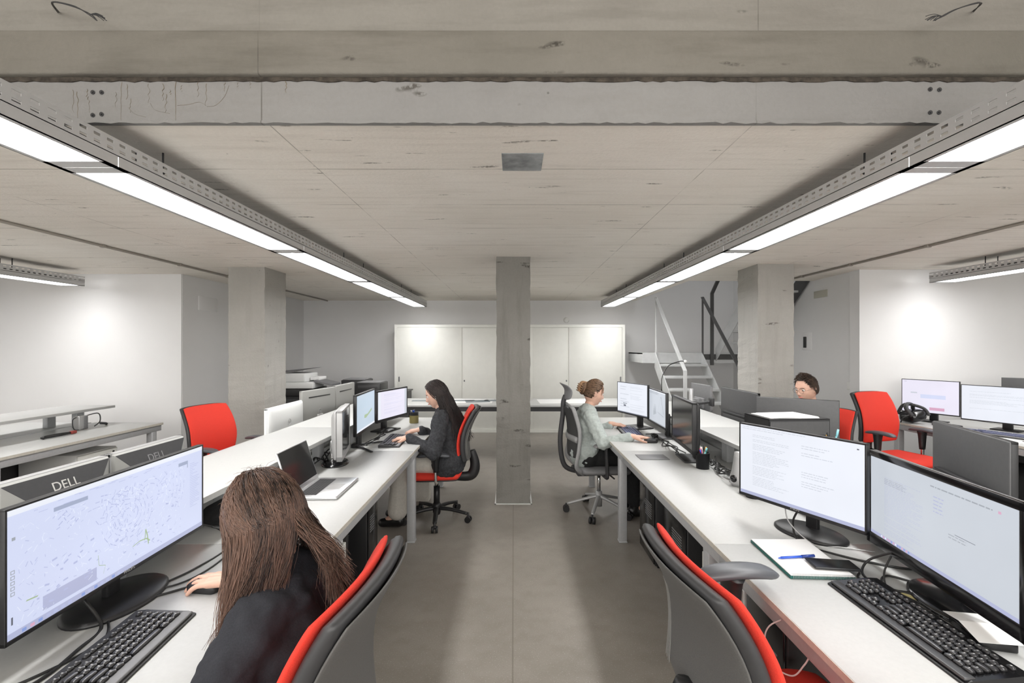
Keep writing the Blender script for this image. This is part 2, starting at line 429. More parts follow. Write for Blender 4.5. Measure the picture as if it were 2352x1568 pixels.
# walls
struct('wall_back', MB().b2(-4.2, 4.6, YB, YB+.15, 0, 5.2), 'wall_white')
struct('wall_left', MB().b2(-4.15, -4.0, 5.50, YB+.1, 0, CZ+.05), 'wall_white')
struct('wall_left_front', MB().b2(XL, -4.003, 5.48, 5.63, 0, CZ+.02), 'wall_white')
wr = MB(); wr.prism([(3.923, 5.18, 0), (4.18, YB, 0), (4.36, YB, 0), (4.10, 5.18, 0)], (0, 0, 5.2)); struct('wall_right', wr, 'wall_white')
struct('wall_right_front', MB().b2(3.92, XR, 5.16, 5.31, 0, CZ+.02), 'wall_white')
struct('wall_outer_left', MB().b2(XL-.15, XL, -3.5, 5.6, 0, 3.4), 'wall_white')
struct('wall_outer_right', MB().b2(XR, XR+.15, -3.5, 5.3, 0, 3.4), 'wall_white')
struct('wall_entrance', MB().b2(XL, XR, -3.6, -3.45, 0, 3.4), 'wall_white')
# walls of the stairwell above the slab
struct('wall_stairwell', MB().b2(2.20, 2.33, 6.06, YB, CZ+.3, 5.2).b2(2.20, 4.5, 5.95, 6.06, CZ+.3, 5.2).b2(2.2, 4.6, 5.95, YB+.1, 5.2, 5.3), 'wall_white')

# columns (uneven cast edges)
def column(name, x0, x1, y0, y1, m, z1=CZ, label='', amp=.004):
    b = bmesh.new(); n = 46; rnd = random.Random(int(abs(x0)*100)); rows = []
    pr = [(x0, y0), ((x0+x1)/2, y0), (x1, y0), (x1, (y0+y1)/2), (x1, y1), ((x0+x1)/2, y1), (x0, y1), (x0, (y0+y1)/2)]
    for i in range(n+1):
        r = []
        for k, (x, y) in enumerate(pr):
            a = amp if k % 2 == 0 else amp*.3
            r.append(b.verts.new((x+rnd.uniform(-a, a), y+rnd.uniform(-a, a), z1*i/n)))
        rows.append(r)
    for i in range(n):
        for k in range(8): b.faces.new((rows[i][k], rows[i][(k+1) % 8], rows[i+1][(k+1) % 8], rows[i+1][k]))
    o = MB().bm(b).build(name, m); return tag(o, label, 'column')
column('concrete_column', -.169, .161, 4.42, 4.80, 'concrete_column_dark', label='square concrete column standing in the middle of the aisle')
column('concrete_column', -3.13, -2.73, 4.99, 5.45, 'concrete_column', label='square concrete column left of the aisle, behind the empty red chair')
column('concrete_column', 2.58, 2.96, 4.81, 5.24, 'concrete_column', label='square concrete column in front of the steel stairs')
struct('baseboard_column', MB().b2(-.185, .177, 4.405, 4.415, 0, .006).b2(-.185, -.172, 4.405, 4.8, 0, .006).b2(.164, .177, 4.405, 4.8, 0, .006), 'white_paint')

# ceiling fittings
pt = MB().b2(-.055, .135, 2.05, 2.25, CZ-.003, CZ+.01); tag(pt.build('ceiling_patch', mat('patch_grey', (.33, .35, .36), .35, metal=.3, grain=.3, gscale=14)), 'grey square patch let into the concrete ceiling', 'cover plate')
for sx, x, lab in ((-1, -3.52, 'left'), (1, 3.55, 'right')):
    c = MB(); c.cyl((x, YE+.02, CZ-.012), (x, 8.6 if sx < 0 else 6.0, CZ-.012), .011, 8)
    for y in (2.1, 3.0, 3.9, 4.8, 5.6): c.box((x, y, CZ-.012), (.04, .03, .026), .004)
    tag(c.build('ceiling_conduit', 'mid_grey' if 0 else mat('conduit_'+lab, (.33, .30, .26), .6)), 'thin conduit with clips along the concrete ceiling on the %s side' % lab, 'conduit')
for sx, pts, lab in ((-1, ((80, -10), (120, 5), (170, 14), (205, 34), (221, 46)), 'upper left corner'), (1, ((2290, -12), (2250, 6), (2200, 20), (2165, 38), (2145, 46)), 'upper right corner')):
    c = MB(); Y = 1.66; P = [((q[0]-1180)/1045*Y, Y, CAM_Z+(795-q[1])*Y/1045) for q in pts]; P[0] = (P[0][0], YE-.03, P[0][2])
    c.tube(P, .0022, n=6); c.tube([Vector(p)+Vector((.006*math.sin(i*2.2), .004*math.cos(i*2), .005*math.cos(i*2.1))) for i, p in enumerate(P)], .0018, n=6)
    for i in range(7): 
        a = Vector(P[-1])+Vector((random.uniform(-.02, .02)-sx*.02, 0, random.uniform(-.004, .02))); c.tube([P[-2], (a+Vector(P[-2]))/2+Vector((0, 0, .008)), a], .0012, n=4)
    tag(c.build('twisted_wire', 'dark_grey'), 'twisted tie wire hanging from the beam at the %s' % lab, 'wire')

# luminaires on perforated trays
def tray(x0, x1, y0, y1, z0, label):
    t = thing('cable_tray', label, 'cable tray', ((x0+x1)/2, (y0+y1)/2, z0)); ox, oy = (x0+x1)/2, (y0+y1)/2
    hw = (x1-x0)/2; H = .062; sp = .054; L = y1-y0; n = int(L/sp)
    for s in (-1, 1):
        m = MB(); X = s*hw
        for a, b in ((0, .012), (.022, .038), (.048, H)): m.b2(X-.001, X+.001, -L/2, L/2, a, b)
        for r in ((.012, .022), (.038, .048)):
            for i in range(n):
                y = -L/2+i*sp; m.b2(X-.001, X+.001, y, y+.026, r[0], r[1])
        m.b2(X-s*.012 if s > 0 else X, X if s > 0 else X+.012, -L/2, L/2, H-.002, H)
        m.build('tray_side', 'tray_metal', t)
    m = MB().b2(-hw, hw, -L/2, L/2, 0, .002); m.b2(-hw, hw, L/2-.003, L/2, 0, .03); m.build('tray_bottom', 'tray_metal', t)
    m = MB(); rr = random.Random(5)
    for k in range(7):
        xx = -hw*.75+k*hw*.25; m.tube([(xx+rr.uniform(-.008, .008), -L/2+.02+i*(L-.06)/14, .014+rr.uniform(-.003, .006)) for i in range(15)], .011, n=6, sub=2)
    m.build('cables', 'cable_black', t)
    return t
def rods(x0, x1, ys, z, lab):
    r = []
    for y in ys:
        for x in (x0, x1):
            m = MB().cyl((x, y, z+.03), (x, y, CZ+.002), .004, 8).cyl((x, y, z+.045), (x, y, z+.056), .008, 6)
            tag(m.build('threaded_rod', 'dark_grey'), lab, 'hanger rod', lab)
def lamp(x0, x1, y0, y1, zb, label, grp, power=LAMP_W):
    cx, cy = (x0+x1)/2, (y0+y1)/2; t = thing('ceiling_light', label, 'ceiling light', (cx, cy, zb), 0, grp)
    w = (x1-x0)/2; L = (y1-y0)/2-.002; b = .022; e = .055
    m = MB().b2(-w, -w+.004, -L, L, 0, .045).b2(w-.004, w, -L, L, 0, .045).b2(-w, w, -L, L, .042, .045)
    m.b2(-w, -w+b, -L, L, 0, .003).b2(w-b, w, -L, L, 0, .003).b2(-w, w, -L, -L+e, 0, .003).b2(-w, w, L-e, L, 0, .003)
    m.build('housing', 'tray_metal', t)
    MB().b2(-w+b, w-b, -L+e, L-e, .009, .012).build('diffuser', 'lamp_lens', t)
    for s in (-1, 1):
        lv = MB()
        for k in (-1, 1):
            yy = s*(L-e-.035)
            lv.b2(k*w*.38-.030, k*w*.38+.030, yy-.003, yy+.003, .001, .009); lv.b2(k*w*.38-.002, k*w*.38+.002, yy-.03, yy+.03, .001, .009)
            lv.b2(k*w*.38-.036, k*w*.38+.036, yy+s*.024, yy+s*.030, .001, .009)
        lv.build('louver', 'louver', t)
    area_light('lamp_light', (0, 0, -.004), (w-b)*2, (L-e)*2, power, spread=SPREAD, parent=t, col=(1, .985, .955))
def light_line(side, x0, x1, ys, zb, where, gr, rod_y, power=LAMP_W):
    tray(x0, x1, ys[0], ys[-1], zb+.045, 'perforated metal cable tray above the light line %s' % where)
    names = ['behind the camera end', 'nearest', 'second', 'third', 'fourth', 'fifth', 'last before the wall']
    for i in range(len(ys)-1):
        k = i if len(ys) > 5 else i+1
        lamp(x0, x1, ys[i], ys[i+1], zb, 'white linear light %s, %s module' % (where, names[min(k, 6)]), gr, power)
    rods(x0+.06, x1-.06, rod_y, zb+.045, 'thin hanger rod of the light line %s' % where)
yc = (-1.35, .2, 1.75, 3.3, 4.85, 6.4, 7.95)
light_line(-1, -1.76, -1.52, yc, 2.217, 'over the left desk row', 'lights over the left desk row', (2.05, 4.23, 4.78, 6.4, 7.0))
light_line(1, 1.52, 1.76, yc, 2.217, 'over the right desk row', 'lights over the right desk row', (2.05, 4.23, 4.78, 6.4, 7.0))
light_line(-1, -5.14, -4.90, (-.95, .6, 2.15, 3.7, 5.2), 2.217, 'at the far left', 'lights at the far left', (2.3, 3.4, 4.5))
light_line(1, 4.50, 4.74, (-1.25, .3, 1.85, 3.4, 4.93), 2.217, 'at the far right', 'lights at the far right', (2.3, 3.4, 4.4))

# closet along the back wall
ct = thing('sliding_closet', 'long cream closet with sliding doors against the back wall', 'closet', (-.07, 8.09, 0))
X0, X1, H = -2.05, 2.05, 1.916
fr = MB().b2(X0, X1, 0, .03, H-.05, H).b2(X0, X0+.05, 0, .03, .05, H-.05).b2(X1-.05, X1, 0, .03, .05, H-.05).b2(X0, X1, -.01, .05, 0, .05)
fr.b2(X0, X0+.02, .03, .56, 0, H).b2(X1-.02, X1, .03, .56, 0, H).b2(X0, X1, .03, .56, H-.02, H).b2(X0, X1, .03, .56, .0, .03); fr.build('carcass', 'cabinet_white', ct)
dx = [X0+.05, -.86, -.2, .40, 1.06, X1-.05]
for i in range(5):
    a, b = dx[i], dx[i+1]; yy = .018 if i % 2 else .004
    d = MB().b2(a-(.01 if i else 0), b+(.01 if i < 4 else 0)-.004, yy, yy+.018, .052, H-.052, .002).build('door', 'cabinet_white', ct)
    if i in (0, 1, 3, 4):
        hx = {0: a+.03, 1: a+.05, 3: b-.05, 4: b-.03}[i]; hh = .09 if i in (0, 4) else .03
        MB().b2(hx-.012, hx+.012, yy-.003, yy+.002, .90, .90+hh, .004).build('handle', 'mid_grey', d)
tag(MB().lathe((0, 0, 0), [(0, -.03), (.045, -.03), (.055, -.01), (.055, 0), (0, 0)]).build('smoke_detector', 'white_paint'), 'round white detector on the back wall above the closet', 'detector')
o = bpy.data.objects['smoke_detector']; o.location = (1.0, YB, 2.03); o.rotation_euler = (PI/2*-1, 0, 0); o.rotation_euler = (-PI/2, 0, 0)
o.rotation_euler = (PI/2, 0, 0); o.scale = (1, 1, 1)
for v in o.data.vertices: v.co.z = -v.co.z
# long table in front of the closet
lt = thing('plan_table', 'long white table with steel rail in front of the closet', 'table', (0, 6.5, 0))
MB().b2(-1.62, 1.95, -.4, .42, .715, .74, .003).build('tabletop', 'desk_white', lt)
MB().b2(-1.60, 1.93, -.385, -.36, .655, .713).b2(-1.60, 1.93, .36, .385, .655, .713).build('rail', 'dark_grey', lt)
for x in (-1.55, -.02, 1.88):
    for y in (-.34, .34): MB().b2(x-.025, x+.025, y-.025, y+.025, 0, .655, .003).build('leg', 'dark_grey', lt)
for x, y, w, d, r, lab in ((-1.02, 6.60, .9, .10, .02, 'long dark roll case on the back table by the left monitors'), (-.52, 6.52, .34, .24, .2, 'grey plan sheet on the back table left of the column'), (-.28, 6.62, .30, .14, -.1, 'small grey plan sheet on the back table next to the column')):
    o = MB().box((0, 0, .003), (w, d, .006), .001).build('plan_sheet', 'paper_grey'); o.location = (x, y, .74); o.rotation_euler.z = r; tag(o, lab, 'paper')
for x, y, w, d, r, lab in ((-.60, 6.58, .6, .5, -.03, 'large white plan sheet under the grey sheets on the back table'), (.75, 6.55, .8, .5, .05, 'white plan sheet on the back table right of the column')):
    o = MB().box((0, 0, .001), (w, d, .002)).build('plan_sheet', 'paper'); o.location = (x, y, .7385); o.rotation_euler.z = r; tag(o, lab, 'paper')

# steel stairs
sm = 'stair_metal'
sa = thing('steel_staircase', 'grey steel staircase with landing and open treads behind the right column', 'staircase', (2.7, 7.5, 0))
O = Vector((2.7, 7.5, 0))
def bar(m, p, q, w, d, off=(0, 0, 0)):
    p = Vector(p)-O; q = Vector(q)-O; u = (q-p); L = u.length; u.normalize()
    side = Vector((1, 0, 0)) if abs(u.x) < .9 else Vector((0, 1, 0)); nn = u.cross(side).normalized(); side = nn.cross(u).normalized()
    M = Matrix((side, nn, u)).transposed().to_4x4(); M.translation = (p+q)/2+Vector(off); m.box((0, 0, 0), (w, d, L), M=M)
def par(x, t, pts): m = MB(); m.prism([Vector((x-t/2, y, z))-O for y, z in pts], (t, 0, 0)); return m
sl = .82; LZ = 1.42
for x in (2.325, 3.09): par(x, .012, ((7.5, LZ+.01), (7.5, LZ-.24), (7.5-(LZ-.24)/sl, 0), (7.5-(LZ-.24)/sl-.26, 0), (7.5-.02, LZ+.01))).build('stringer', sm, sa)
for i in range(1, 8):
    z = LZ-i*.1775; y = 7.5-i*.2163
    MB().b2(2.33-2.7, 3.085-2.7, y-.03-7.5, y+.235-7.5, z-.035, z, .003).build('tread', sm, sa)
MB().b2(2.12-2.7, 4.0-2.7, 0, .9, LZ-.02, LZ).b2(2.12-2.7, 4.0-2.7, -.006, 0, LZ-.165, LZ).b2(2.12-2.7, 2.126-2.7, 0, .9, LZ-.165, LZ).build('landing', sm, sa)
MB().b2(3.12-2.7, 4.0-2.7, -.012, -.006, LZ-.11, LZ-.02).build('landing_edge', 'stair_dark', sa)
s2 = .82
for x, n in ((3.33, 0), (3.975, 1)):
    z0 = 1.28; y0 = 7.5; y1 = 5.95; z1 = z0+(y0-y1)*s2; par(x, .012, ((y0, z0), (y0, z0+.22), (y1, z1+.30), (y1, z1))).build('stringer', sm if n == 0 else 'stair_dark', sa)
for i in range(1, 8):
    z = LZ+i*.178; y = 7.45-i*.217
    MB().b2(3.335-2.7, 3.97-2.7, y-.02-7.5, y+.2-7.5, z-.03, z, .003).build('tread', sm, sa)
def rail(x, dark):
    m = MB(); bar(m, (x, 7.47, LZ-.16), (x, 7.47, 2.34), .012, .05); bar(m, (x, 7.48, 2.335), (x, 6.20, 1.19), .05, .014); bar(m, (x, 6.20, 1.20), (x, 6.20, 0), .05, .014)
    m.build('handrail', 'stair_dark' if dark else sm, sa)
rail(2.335, 0); rail(3.10, 1)
m = MB(); bar(m, (3.25, 7.46, LZ-.2), (3.25, 7.46, 2.40), .05, .03); bar(m, (3.25, 7.46, 2.395), (3.25, 6.0, 3.62), .05, .03); m.build('handrail', 'stair_dark', sa)
gn = MB(); gn.tube([(1.82, 5.6, 1.02), (1.86, 5.7, 1.15), (1.97, 5.8, 1.28), (2.13, 5.85, 1.335), (2.19, 5.85, 1.335)], .006, n=8)
g = thing('gooseneck_lamp', 'thin black gooseneck with white tip in front of the stairs', 'lamp', (1.82, 5.6, .74))
for v in range(len(gn.v)): gn.v[v] = (gn.v[v][0]-1.82, gn.v[v][1]-5.6, gn.v[v][2]-.74)
gn.cyl((0, 0, .2), (0, 0, .30), .006); gn.lathe((0, 0, 0), [(0, 0), (.06, 0), (.06, .012), (.01, .02), (.006, .25)]); gn.build('neck', 'cable_black', g)
MB().sph((.385, .25, .595), (.022, .02, .02), 8).build('tip', 'white_paint', g)
sd = thing('side_table', 'small white table between the desk row and the stairs', 'table', (1.9, 5.65, 0))
MB().b2(-.3, .3, -.35, .35, .715, .74, .003).build('tabletop', 'desk_white', sd)
for x in (-.27, .27):
    for y in (-.32, .32): MB().b2(x-.02, x+.02, y-.02, y+.02, 0, .715).build('leg', 'frame_grey', sd)

area_light('stairwell_fill', (3.2, 7.4, 5.15), 1.6, 1.6, 6)  # added fill high in the stairwell, out of view, brightens the stairs
# small wall fittings
def on_right_wall(y): return 3.92+(y-5.16)*.26/3.5
y = 5.88; tag(MB().b2(-.012, 0, -.13, .13, -.045, .045, .003).build('air_vent', 'vent_beige', loc=(on_right_wall(y)-.001, y, 2.205)), 'beige rectangular vent high on the right side wall', 'vent')
y = 6.22; i0 = thing('intercom_panel', 'white wall intercom with black handset by the right column', 'intercom', (on_right_wall(y)-.001, y, 1.60))
MB().b2(-.01, 0, -.13, .07, -.12, .12, .003).build('plate', 'wall_white', i0); MB().b2(-.025, -.01, -.02, .03, -.09, .06, .004).build('handset', 'black_plastic', i0)
y = 5.32; tag(MB().b2(-.01, 0, -.04, .04, -.045, .045, .003).build('light_switch', 'white_paint', loc=(on_right_wall(y)-.001, y, 1.07)), 'small white switch on the right side wall behind the seated man', 'switch')
tag(MB().b2(0, .008, -.18, .18, -.09, .09, .002).build('access_panel', 'wall_white', loc=(-4.0, 5.95, 2.08)), 'white square access panel flush in the left side wall', 'panel')
tag(MB().b2(0, .05, -.06, .06, -.05, .05, .004).build('junction_box', 'vent_beige', loc=(-4.0, 6.45, 2.21)), 'small beige junction box on the left wall beside the column', 'box')

# ---------------------------------------------------------------- desks
DZ = .74; SZ = .92
def desk(xf, xb, y0, y1, label, grp, legs):
    s = 1 if xb > xf else -1; t = thing('desk', label, 'desk', (xf, (y0+y1)/2, 0), 0, grp); L = (y1-y0)/2-.001; D = abs(xb-xf)
    f = lambda a: s*a
    o = MB().b2(f(.002), f(D), -L, L, DZ-.022, DZ, .0015); o.build('desktop', 'desk_white', t)
    MB().b2(f(0), f(.003), -L, L, DZ-.021, DZ-.001).build('edge_band', 'desk_edge', t)
    MB().b2(f(.02), f(.055), -L, L, DZ-.082, DZ-.023, .003).b2(f(D-.06), f(D-.03), -L, L, DZ-.08, DZ-.023, .003).build('beam', 'frame_grey', t)
    for yy in legs:
        MB().b2(f(.022), f(.082), yy-.02-t.location.y, yy+.04-t.location.y, 0, DZ-.024, .004).b2(f(.02), f(.084), yy-.022-t.location.y, yy+.042-t.location.y, 0, .012, .002).build('leg', 'frame_grey', t)
    MB().b2(f(D-.03), f(D-.02), -L+.02, L-.02, .35, DZ-.024).build('modesty_panel', 'dark_grey', t)
    return t
def shelf(x0, x1, y0, y1, label, grp):
    t = thing('raised_shelf', label, 'shelf', ((x0+x1)/2, (y0+y1)/2, DZ), 0, grp); w = (x1-x0)/2; L = (y1-y0)/2-.001
    MB().b2(-w, w, -L, L, SZ-DZ-.025, SZ-DZ, .0015).build('board', 'desk_white', t)
    for y in (-L+.3, L-.3):
        for x in (-w+.1, w-.1): MB().b2(x-.025, x+.025, y-.04, y+.04, 0, SZ-DZ-.025, .003).build('post', 'frame_grey', t)
ym = (.2, 1.82, 3.44, 5.06); nm = ('nearest', 'middle', 'farthest')
for i in range(3):
    a, b = ym[i], ym[i+1]; lg = [a+.12]+([b-.1] if i == 2 else [])
    desk(-.75, -1.47, a, b, 'white desk on the aisle side of the left row, %s of three' % nm[i], 'left row desks', lg)
    desk(-2.23, -1.51, a, b, 'white desk on the wall side of the left row, %s of three' % nm[i], 'left row desks', lg)
    shelf(-1.71, -1.25, a, b, 'raised white shelf along the middle of the left row, %s of three' % nm[i], 'left row shelves')
    desk(.80, 1.58, a, b, 'white desk on the aisle side of the right row, %s of three' % nm[i], 'right row desks', lg)
    desk(2.40, 1.62, a, b, 'white desk on the wall side of the right row, %s of three' % nm[i], 'right row desks', lg)
    shelf(1.377, 1.82, a, b, 'raised white shelf along the middle of the right row, %s of three' % nm[i], 'right row shelves')
for i, (a, b) in enumerate(((1.45, 3.09), (3.09, 4.73))):
    desk(-3.64, -4.35, a, b, 'white desk at the far left wall, %s, without a screen' % ('nearer' if i == 0 else 'farther'), 'far left desks', [a+.12, b-.1] if i else [a+.12])
    desk(-5.10, -4.39, a, b, 'white desk on the far side of the far left shelf, %s' % ('nearer' if i == 0 else 'farther'), 'far left desks', [b-.1])
    shelf(-4.62, -4.14, a, b, 'raised white shelf of the far left desks, %s' % ('nearer' if i == 0 else 'farther'), 'far left shelves')
for i, (a, b) in enumerate(((1.7, 3.3), (3.3, 4.9))):
    desk(4.02, 4.9, a, b, 'white desk at the far right wall, %s' % ('nearer' if i == 0 else 'farther'), 'far right desks', [b-.1])
    desk(5.8, 4.93, a, b, 'white desk behind the screens of the far right desk, %s' % ('nearer' if i == 0 else 'farther'), 'far right desks', [b-.1])

# ---------------------------------------------------------------- monitors
def screen_items(kind, w, h, rnd):
    """thin printed-looking quads: (u0,v0,u1,v1,mat) in metres from the screen's lower left"""
    R = []
    def para(u0, u1, v0, v1, n, dens=.8, m='scr_text', th=.28):
        for i in range(n):
            v = v1-(v1-v0)*(i+.5)/n; u = u0
            if rnd.random() > dens: continue
            end = u1-(u1-u0)*rnd.uniform(0, .45)
            while u < end:
                l = rnd.uniform(.008, .04)*w; R.append((u*1.0, v, min(u+l, end), v+(v1-v0)/n*th, m)); u += l+.006*w
    if kind == 'doc':
        para(.12*w, .45*w, .12*h, .88*h, 34); para(.55*w, .80*w, .30*h, .86*h, 18, .55); para(.02*w, .7*w, .93*h, .985*h, 2, .9)
        for i in range(14): R.append((.02*w+i*.022*w, .012*h, .034*w+i*.022*w, .032*h, rnd.choice(('scr_icon', 'scr_dark', 'scr_bar'))))
        R.append((0, 0, w, .045*h, 'scr_bar')); R.append((.95*w, .93*h, .965*w, .945*h, 'scr_dark'))
    elif kind == 'doc2':
        para(.13*w, .45*w, .08*h, .80*h, 40, .85, 'scr_bar', .2); para(.13*w, .40*w, .70*h, .78*h, 4, 1, 'scr_slate'); para(.52*w, .62*w, .5*h, .82*h, 8, .5, 'scr_bar'); para(.5*w, .95*w, .88*h, .93*h, 1, 1, 'scr_slate')
        R.append((.66*w, .50*h, .78*w, .505*h, 'scr_dark')); para(.62*w, .80*w, .43*h, .49*h, 2, 1, 'scr_slate'); R.append((.90*w, .90*h, .915*w, .925*h, 'scr_pink'))
        R.append((0, 0, w, .04*h, 'scr_bar'))
        for i in range(14): R.append((.10*w+i*.018*w, .010*h, .112*w+i*.018*w, .034*h, rnd.choice(('scr_icon', 'scr_white', 'scr_pink'))))
    elif kind == 'mail':
        para(.1*w, .42*w, .15*h, .9*h, 9, .8); para(.45*w, .95*w, .1*h, .9*h, 22, .6); R.append((.22*w, .22*h, .30*w, .27*h, 'scr_dark')); R.append((0, 0, w, .03*h, 'scr_dark'))
        R.append((.2*w, .30*h, .34*w, .33*h, 'scr_slate'))
    elif kind == 'draw':
        R.append((0, .86*h, w, .93*h, 'scr_grey')); R.append((0, .97*h, w, h, 'scr_white')); para(.05*w, .9*w, .88*h, .97*h, 3, 1, 'scr_dark')
        R.append((0, 0, w, .03*h, 'scr_slate'))
    elif kind == 'plan':
        para(.06*w, .9*w, .9*h, .98*h, 3, .9); para(.1*w, .9*w, .2*h, .86*h, 20, .2); R.append((0, 0, w, .05*h, 'scr_white'))
    elif kind == 'lilac':
        R.append((0, 0, .09*w, h, 'scr_white')); R.append((.92*w, 0, w, h, 'scr_text')); para(.2*w, .85*w, .1*h, .9*h, 30, .55, 'scr_map_line', .2)
    elif kind == 'web':
        para(.04*w, .12*w, .92*h, .96*h, 1, 1, 'scr_slate'); R.append((.34*w, .44*h, .78*w, .56*h, 'scr_lavender')); R.append((.50*w, .08*h, .76*w, .17*h, 'scr_pink')); R.append((.16*w, .58*h, .28*w, .62*h, 'scr_text'))
    elif kind == 'blank':
        para(.1*w, .9*w, .2*h, .9*h, 24, .3)
    return R
def multi(name, parts, parent):
    m = MB(); idx = []
    for k, (mn, q) in enumerate(parts): m.raw(q.v, q.f); idx += [k]*len(q.f)
    me = bpy.data.meshes.new(name); me.from_pydata(m.v, [], m.f)
    for mn, q in parts: me.materials.append(MATS[mn])
    me.polygons.foreach_set('material_index', idx); me.update()
    o = bpy.data.objects.new(name, me); C.objects.link(o); o.parent = parent; return o

def monitor(p1, p2, zb, zt, label, hint, scr='scr_white', content=None, stand='round', back='flat', bezel=.010, col='black_plastic', grp=None, seed=1, back_col=None, sd=.10, tilt=0, logo=None, name='monitor', base_r=.12, desk_z=DZ, depth=.022, col_stand=None, extra=None):
    """p1,p2: plan ends of the panel; screen normal points towards hint"""
    p1 = Vector((*p1, 0)); p2 = Vector((*p2, 0)); mid = (p1+p2)/2; d = p2-p1; w = d.length; n = Vector((d.y, -d.x, 0)).normalized()
    if n.dot(Vector((*hint, 0))-mid) < 0: n = -n
    ang = math.atan2(n.y, n.x); h = zt-zb
    base = mid-n*sd; t = thing(name, label, 'monitor', (base.x, base.y, desk_z), ang, grp)
    zc = (zb+zt)/2-desk_z; Mp = Matrix.Translation((sd, 0, zc)) @ Matrix.Rotation(-math.radians(tilt), 4, 'Y')
    T = depth; bc = back_col or col; cs = col_stand or col
    f = MB(); b = bezel; bb = bezel*1.9
    f.b2(-T, 0, -w/2, w/2, -h/2, -h/2+bb, .002, M=Mp); f.b2(-T, 0, -w/2, w/2, h/2-b, h/2, .002, M=Mp)
    f.b2(-T, 0, -w/2, -w/2+b, -h/2, h/2, .002, M=Mp); f.b2(-T, 0, w/2-b, w/2, -h/2, h/2, .002, M=Mp)
    f.build('bezel', col, t)
    sw, sh = w-2*b, h-b-bb; sc = MB().b2(-.006, -.0025, 0, sw, 0, sh).build('screen', scr, t)
    Ms = Mp @ Matrix.Translation((0, -sw/2, -h/2+bb)); sc.matrix_local = Ms
    rnd = random.Random(seed)
    if content:
        R = screen_items(content, sw, sh, rnd) if isinstance(content, str) else content(sw, sh, rnd)
        by = {}
        R2 = []
        for r in R: by.setdefault(r[4], []).append(r)
        parts = []
        for k, (mn, rs) in enumerate(by.items()):
            q = MB(); x = -.0022+.00012*(k+1)
            for u0, v0, u1, v1, _ in rs: q.raw([(x, u0, v0), (x, u1, v0), (x, u1, v1), (x, u0, v1)], [[0, 1, 2, 3]])
            parts.append((mn, q))
        if extra: parts += extra(sw, sh)
        multi('screen_image', parts, sc)
    bk = MB()
    if back == 'flat': bk.b2(-T-.004, -T+.012, -w/2+.001, w/2-.001, -h/2+.001, h/2-.001, .004, M=Mp); bk.b2(-T-.03, -T-.003, -w*.24, w*.24, -h*.42, -h*.02, .006, M=Mp)
    elif back == 'dell':
        bm_ = bmesh.new(); pr = [(-T+.004, w/2-.002, h/2-.002), (-T-.012, w/2-.012, h/2-.012), (-T-.050, w/2-.10, h/2-.11)]
        rings = [[bm_.verts.new((x, sy*a, sz*c)) for sy, sz in ((-1, -1), (1, -1), (1, 1), (-1, 1))] for x, a, c in pr]
        for i in range(2):
            for k in range(4):
                if k != 2 or i == 0: bm_.faces.new((rings[i][k], rings[i][(k+1) % 4], rings[i+1][(k+1) % 4], rings[i+1][k]))
        bm_.faces.new(rings[2]); bm_.faces.new(rings[0]); bk.bm(bm_, False, Mp)
        a_ = [Vector((pr[1][0], -pr[1][1], pr[1][2])), Vector((pr[1][0], pr[1][1], pr[1][2])), Vector((pr[2][0], pr[2][1], pr[2][2])), Vector((pr[2][0], -pr[2][1], pr[2][2]))]
        MB().prism(a_, (-.0015, 0, .001), M=Mp).build('rear_panel', 'dark_grey', t)
    elif back == 'bulge':
        bk.pillow(lambda s_, t_, q: Vector((-T-.004+(-abs(q)*1.0 if q < 0 else .002), s_*w/2*.99, t_*h/2*.99)), .09, 12, 12, .03, 3, M=Mp)
    elif back == 'hp':
        bk.b2(-T-.010, -T+.012, -w/2+.001, w/2-.001, -h/2+.001, h/2-.001, .005, M=Mp)
        MB().b2(-T-.012, -T-.009, -w*.32, w*.32, h*.30, h*.33, .001, M=Mp).build('vent_slot', 'black_plastic', t)
    elif back == 'imac': bk.pillow(lambda s_, t_, q: Vector((-T+(-abs(q) if q < 0 else .002), s_*w/2*.995, t_*h/2*.995)), .05, 12, 12, .03, 4, M=Mp)
    elif back == 'hpvent':
        bk.b2(-T-.006, -T+.012, -w/2+.001, w/2-.001, -h/2+.001, h/2-.001, .004, M=Mp); bk.b2(-T-.03, -T-.005, -w*.36, w*.36, -h*.5+.01, -h*.10, .004, M=Mp)
        MB().b2(-T-.031, -T-.008, -w*.37, w*.37, -h*.10, -h*.045, .003, M=Mp).build('vent_slot', 'black_plastic', t)
    bk.build('back_cover', bc, t)
    if logo:
        for (s, size, y, z, mm, side) in logo:
            R_ = Matrix(((0, 0, -1), (-1, 0, 0), (0, 1, 0))).to_4x4() if side == 'back' else Matrix(((0, 0, 1), (1, 0, 0), (0, 1, 0))).to_4x4()
            xo = (-T-.0125 if back != 'imac' else -T-.026) if side == 'back' else .0006
            if s == 'ring':
                r_ = MB(); r_.tube([(math.cos(a)*size, math.sin(a)*size, 0) for a in [i*2*PI/20 for i in range(21)]], size*.07, n=5, smooth_path=False, M=Mp @ Matrix.Translation((xo, y, z)) @ R_); r_.build('logo', mm, t)
            else:
                if back == 'dell': # on the sloping upper band
                    sl_ = Matrix.Translation((-T-.0335, y, h/2-.062)) @ Matrix.Rotation(math.atan2(.038, .098), 4, 'Y'); text('logo', s, size, mm, t, Mp @ sl_ @ R_)
                else: text('logo', s, size, mm, t, Mp @ Matrix.Translation((xo, y, z)) @ R_)
    nb = MB(); nz = zb-desk_z
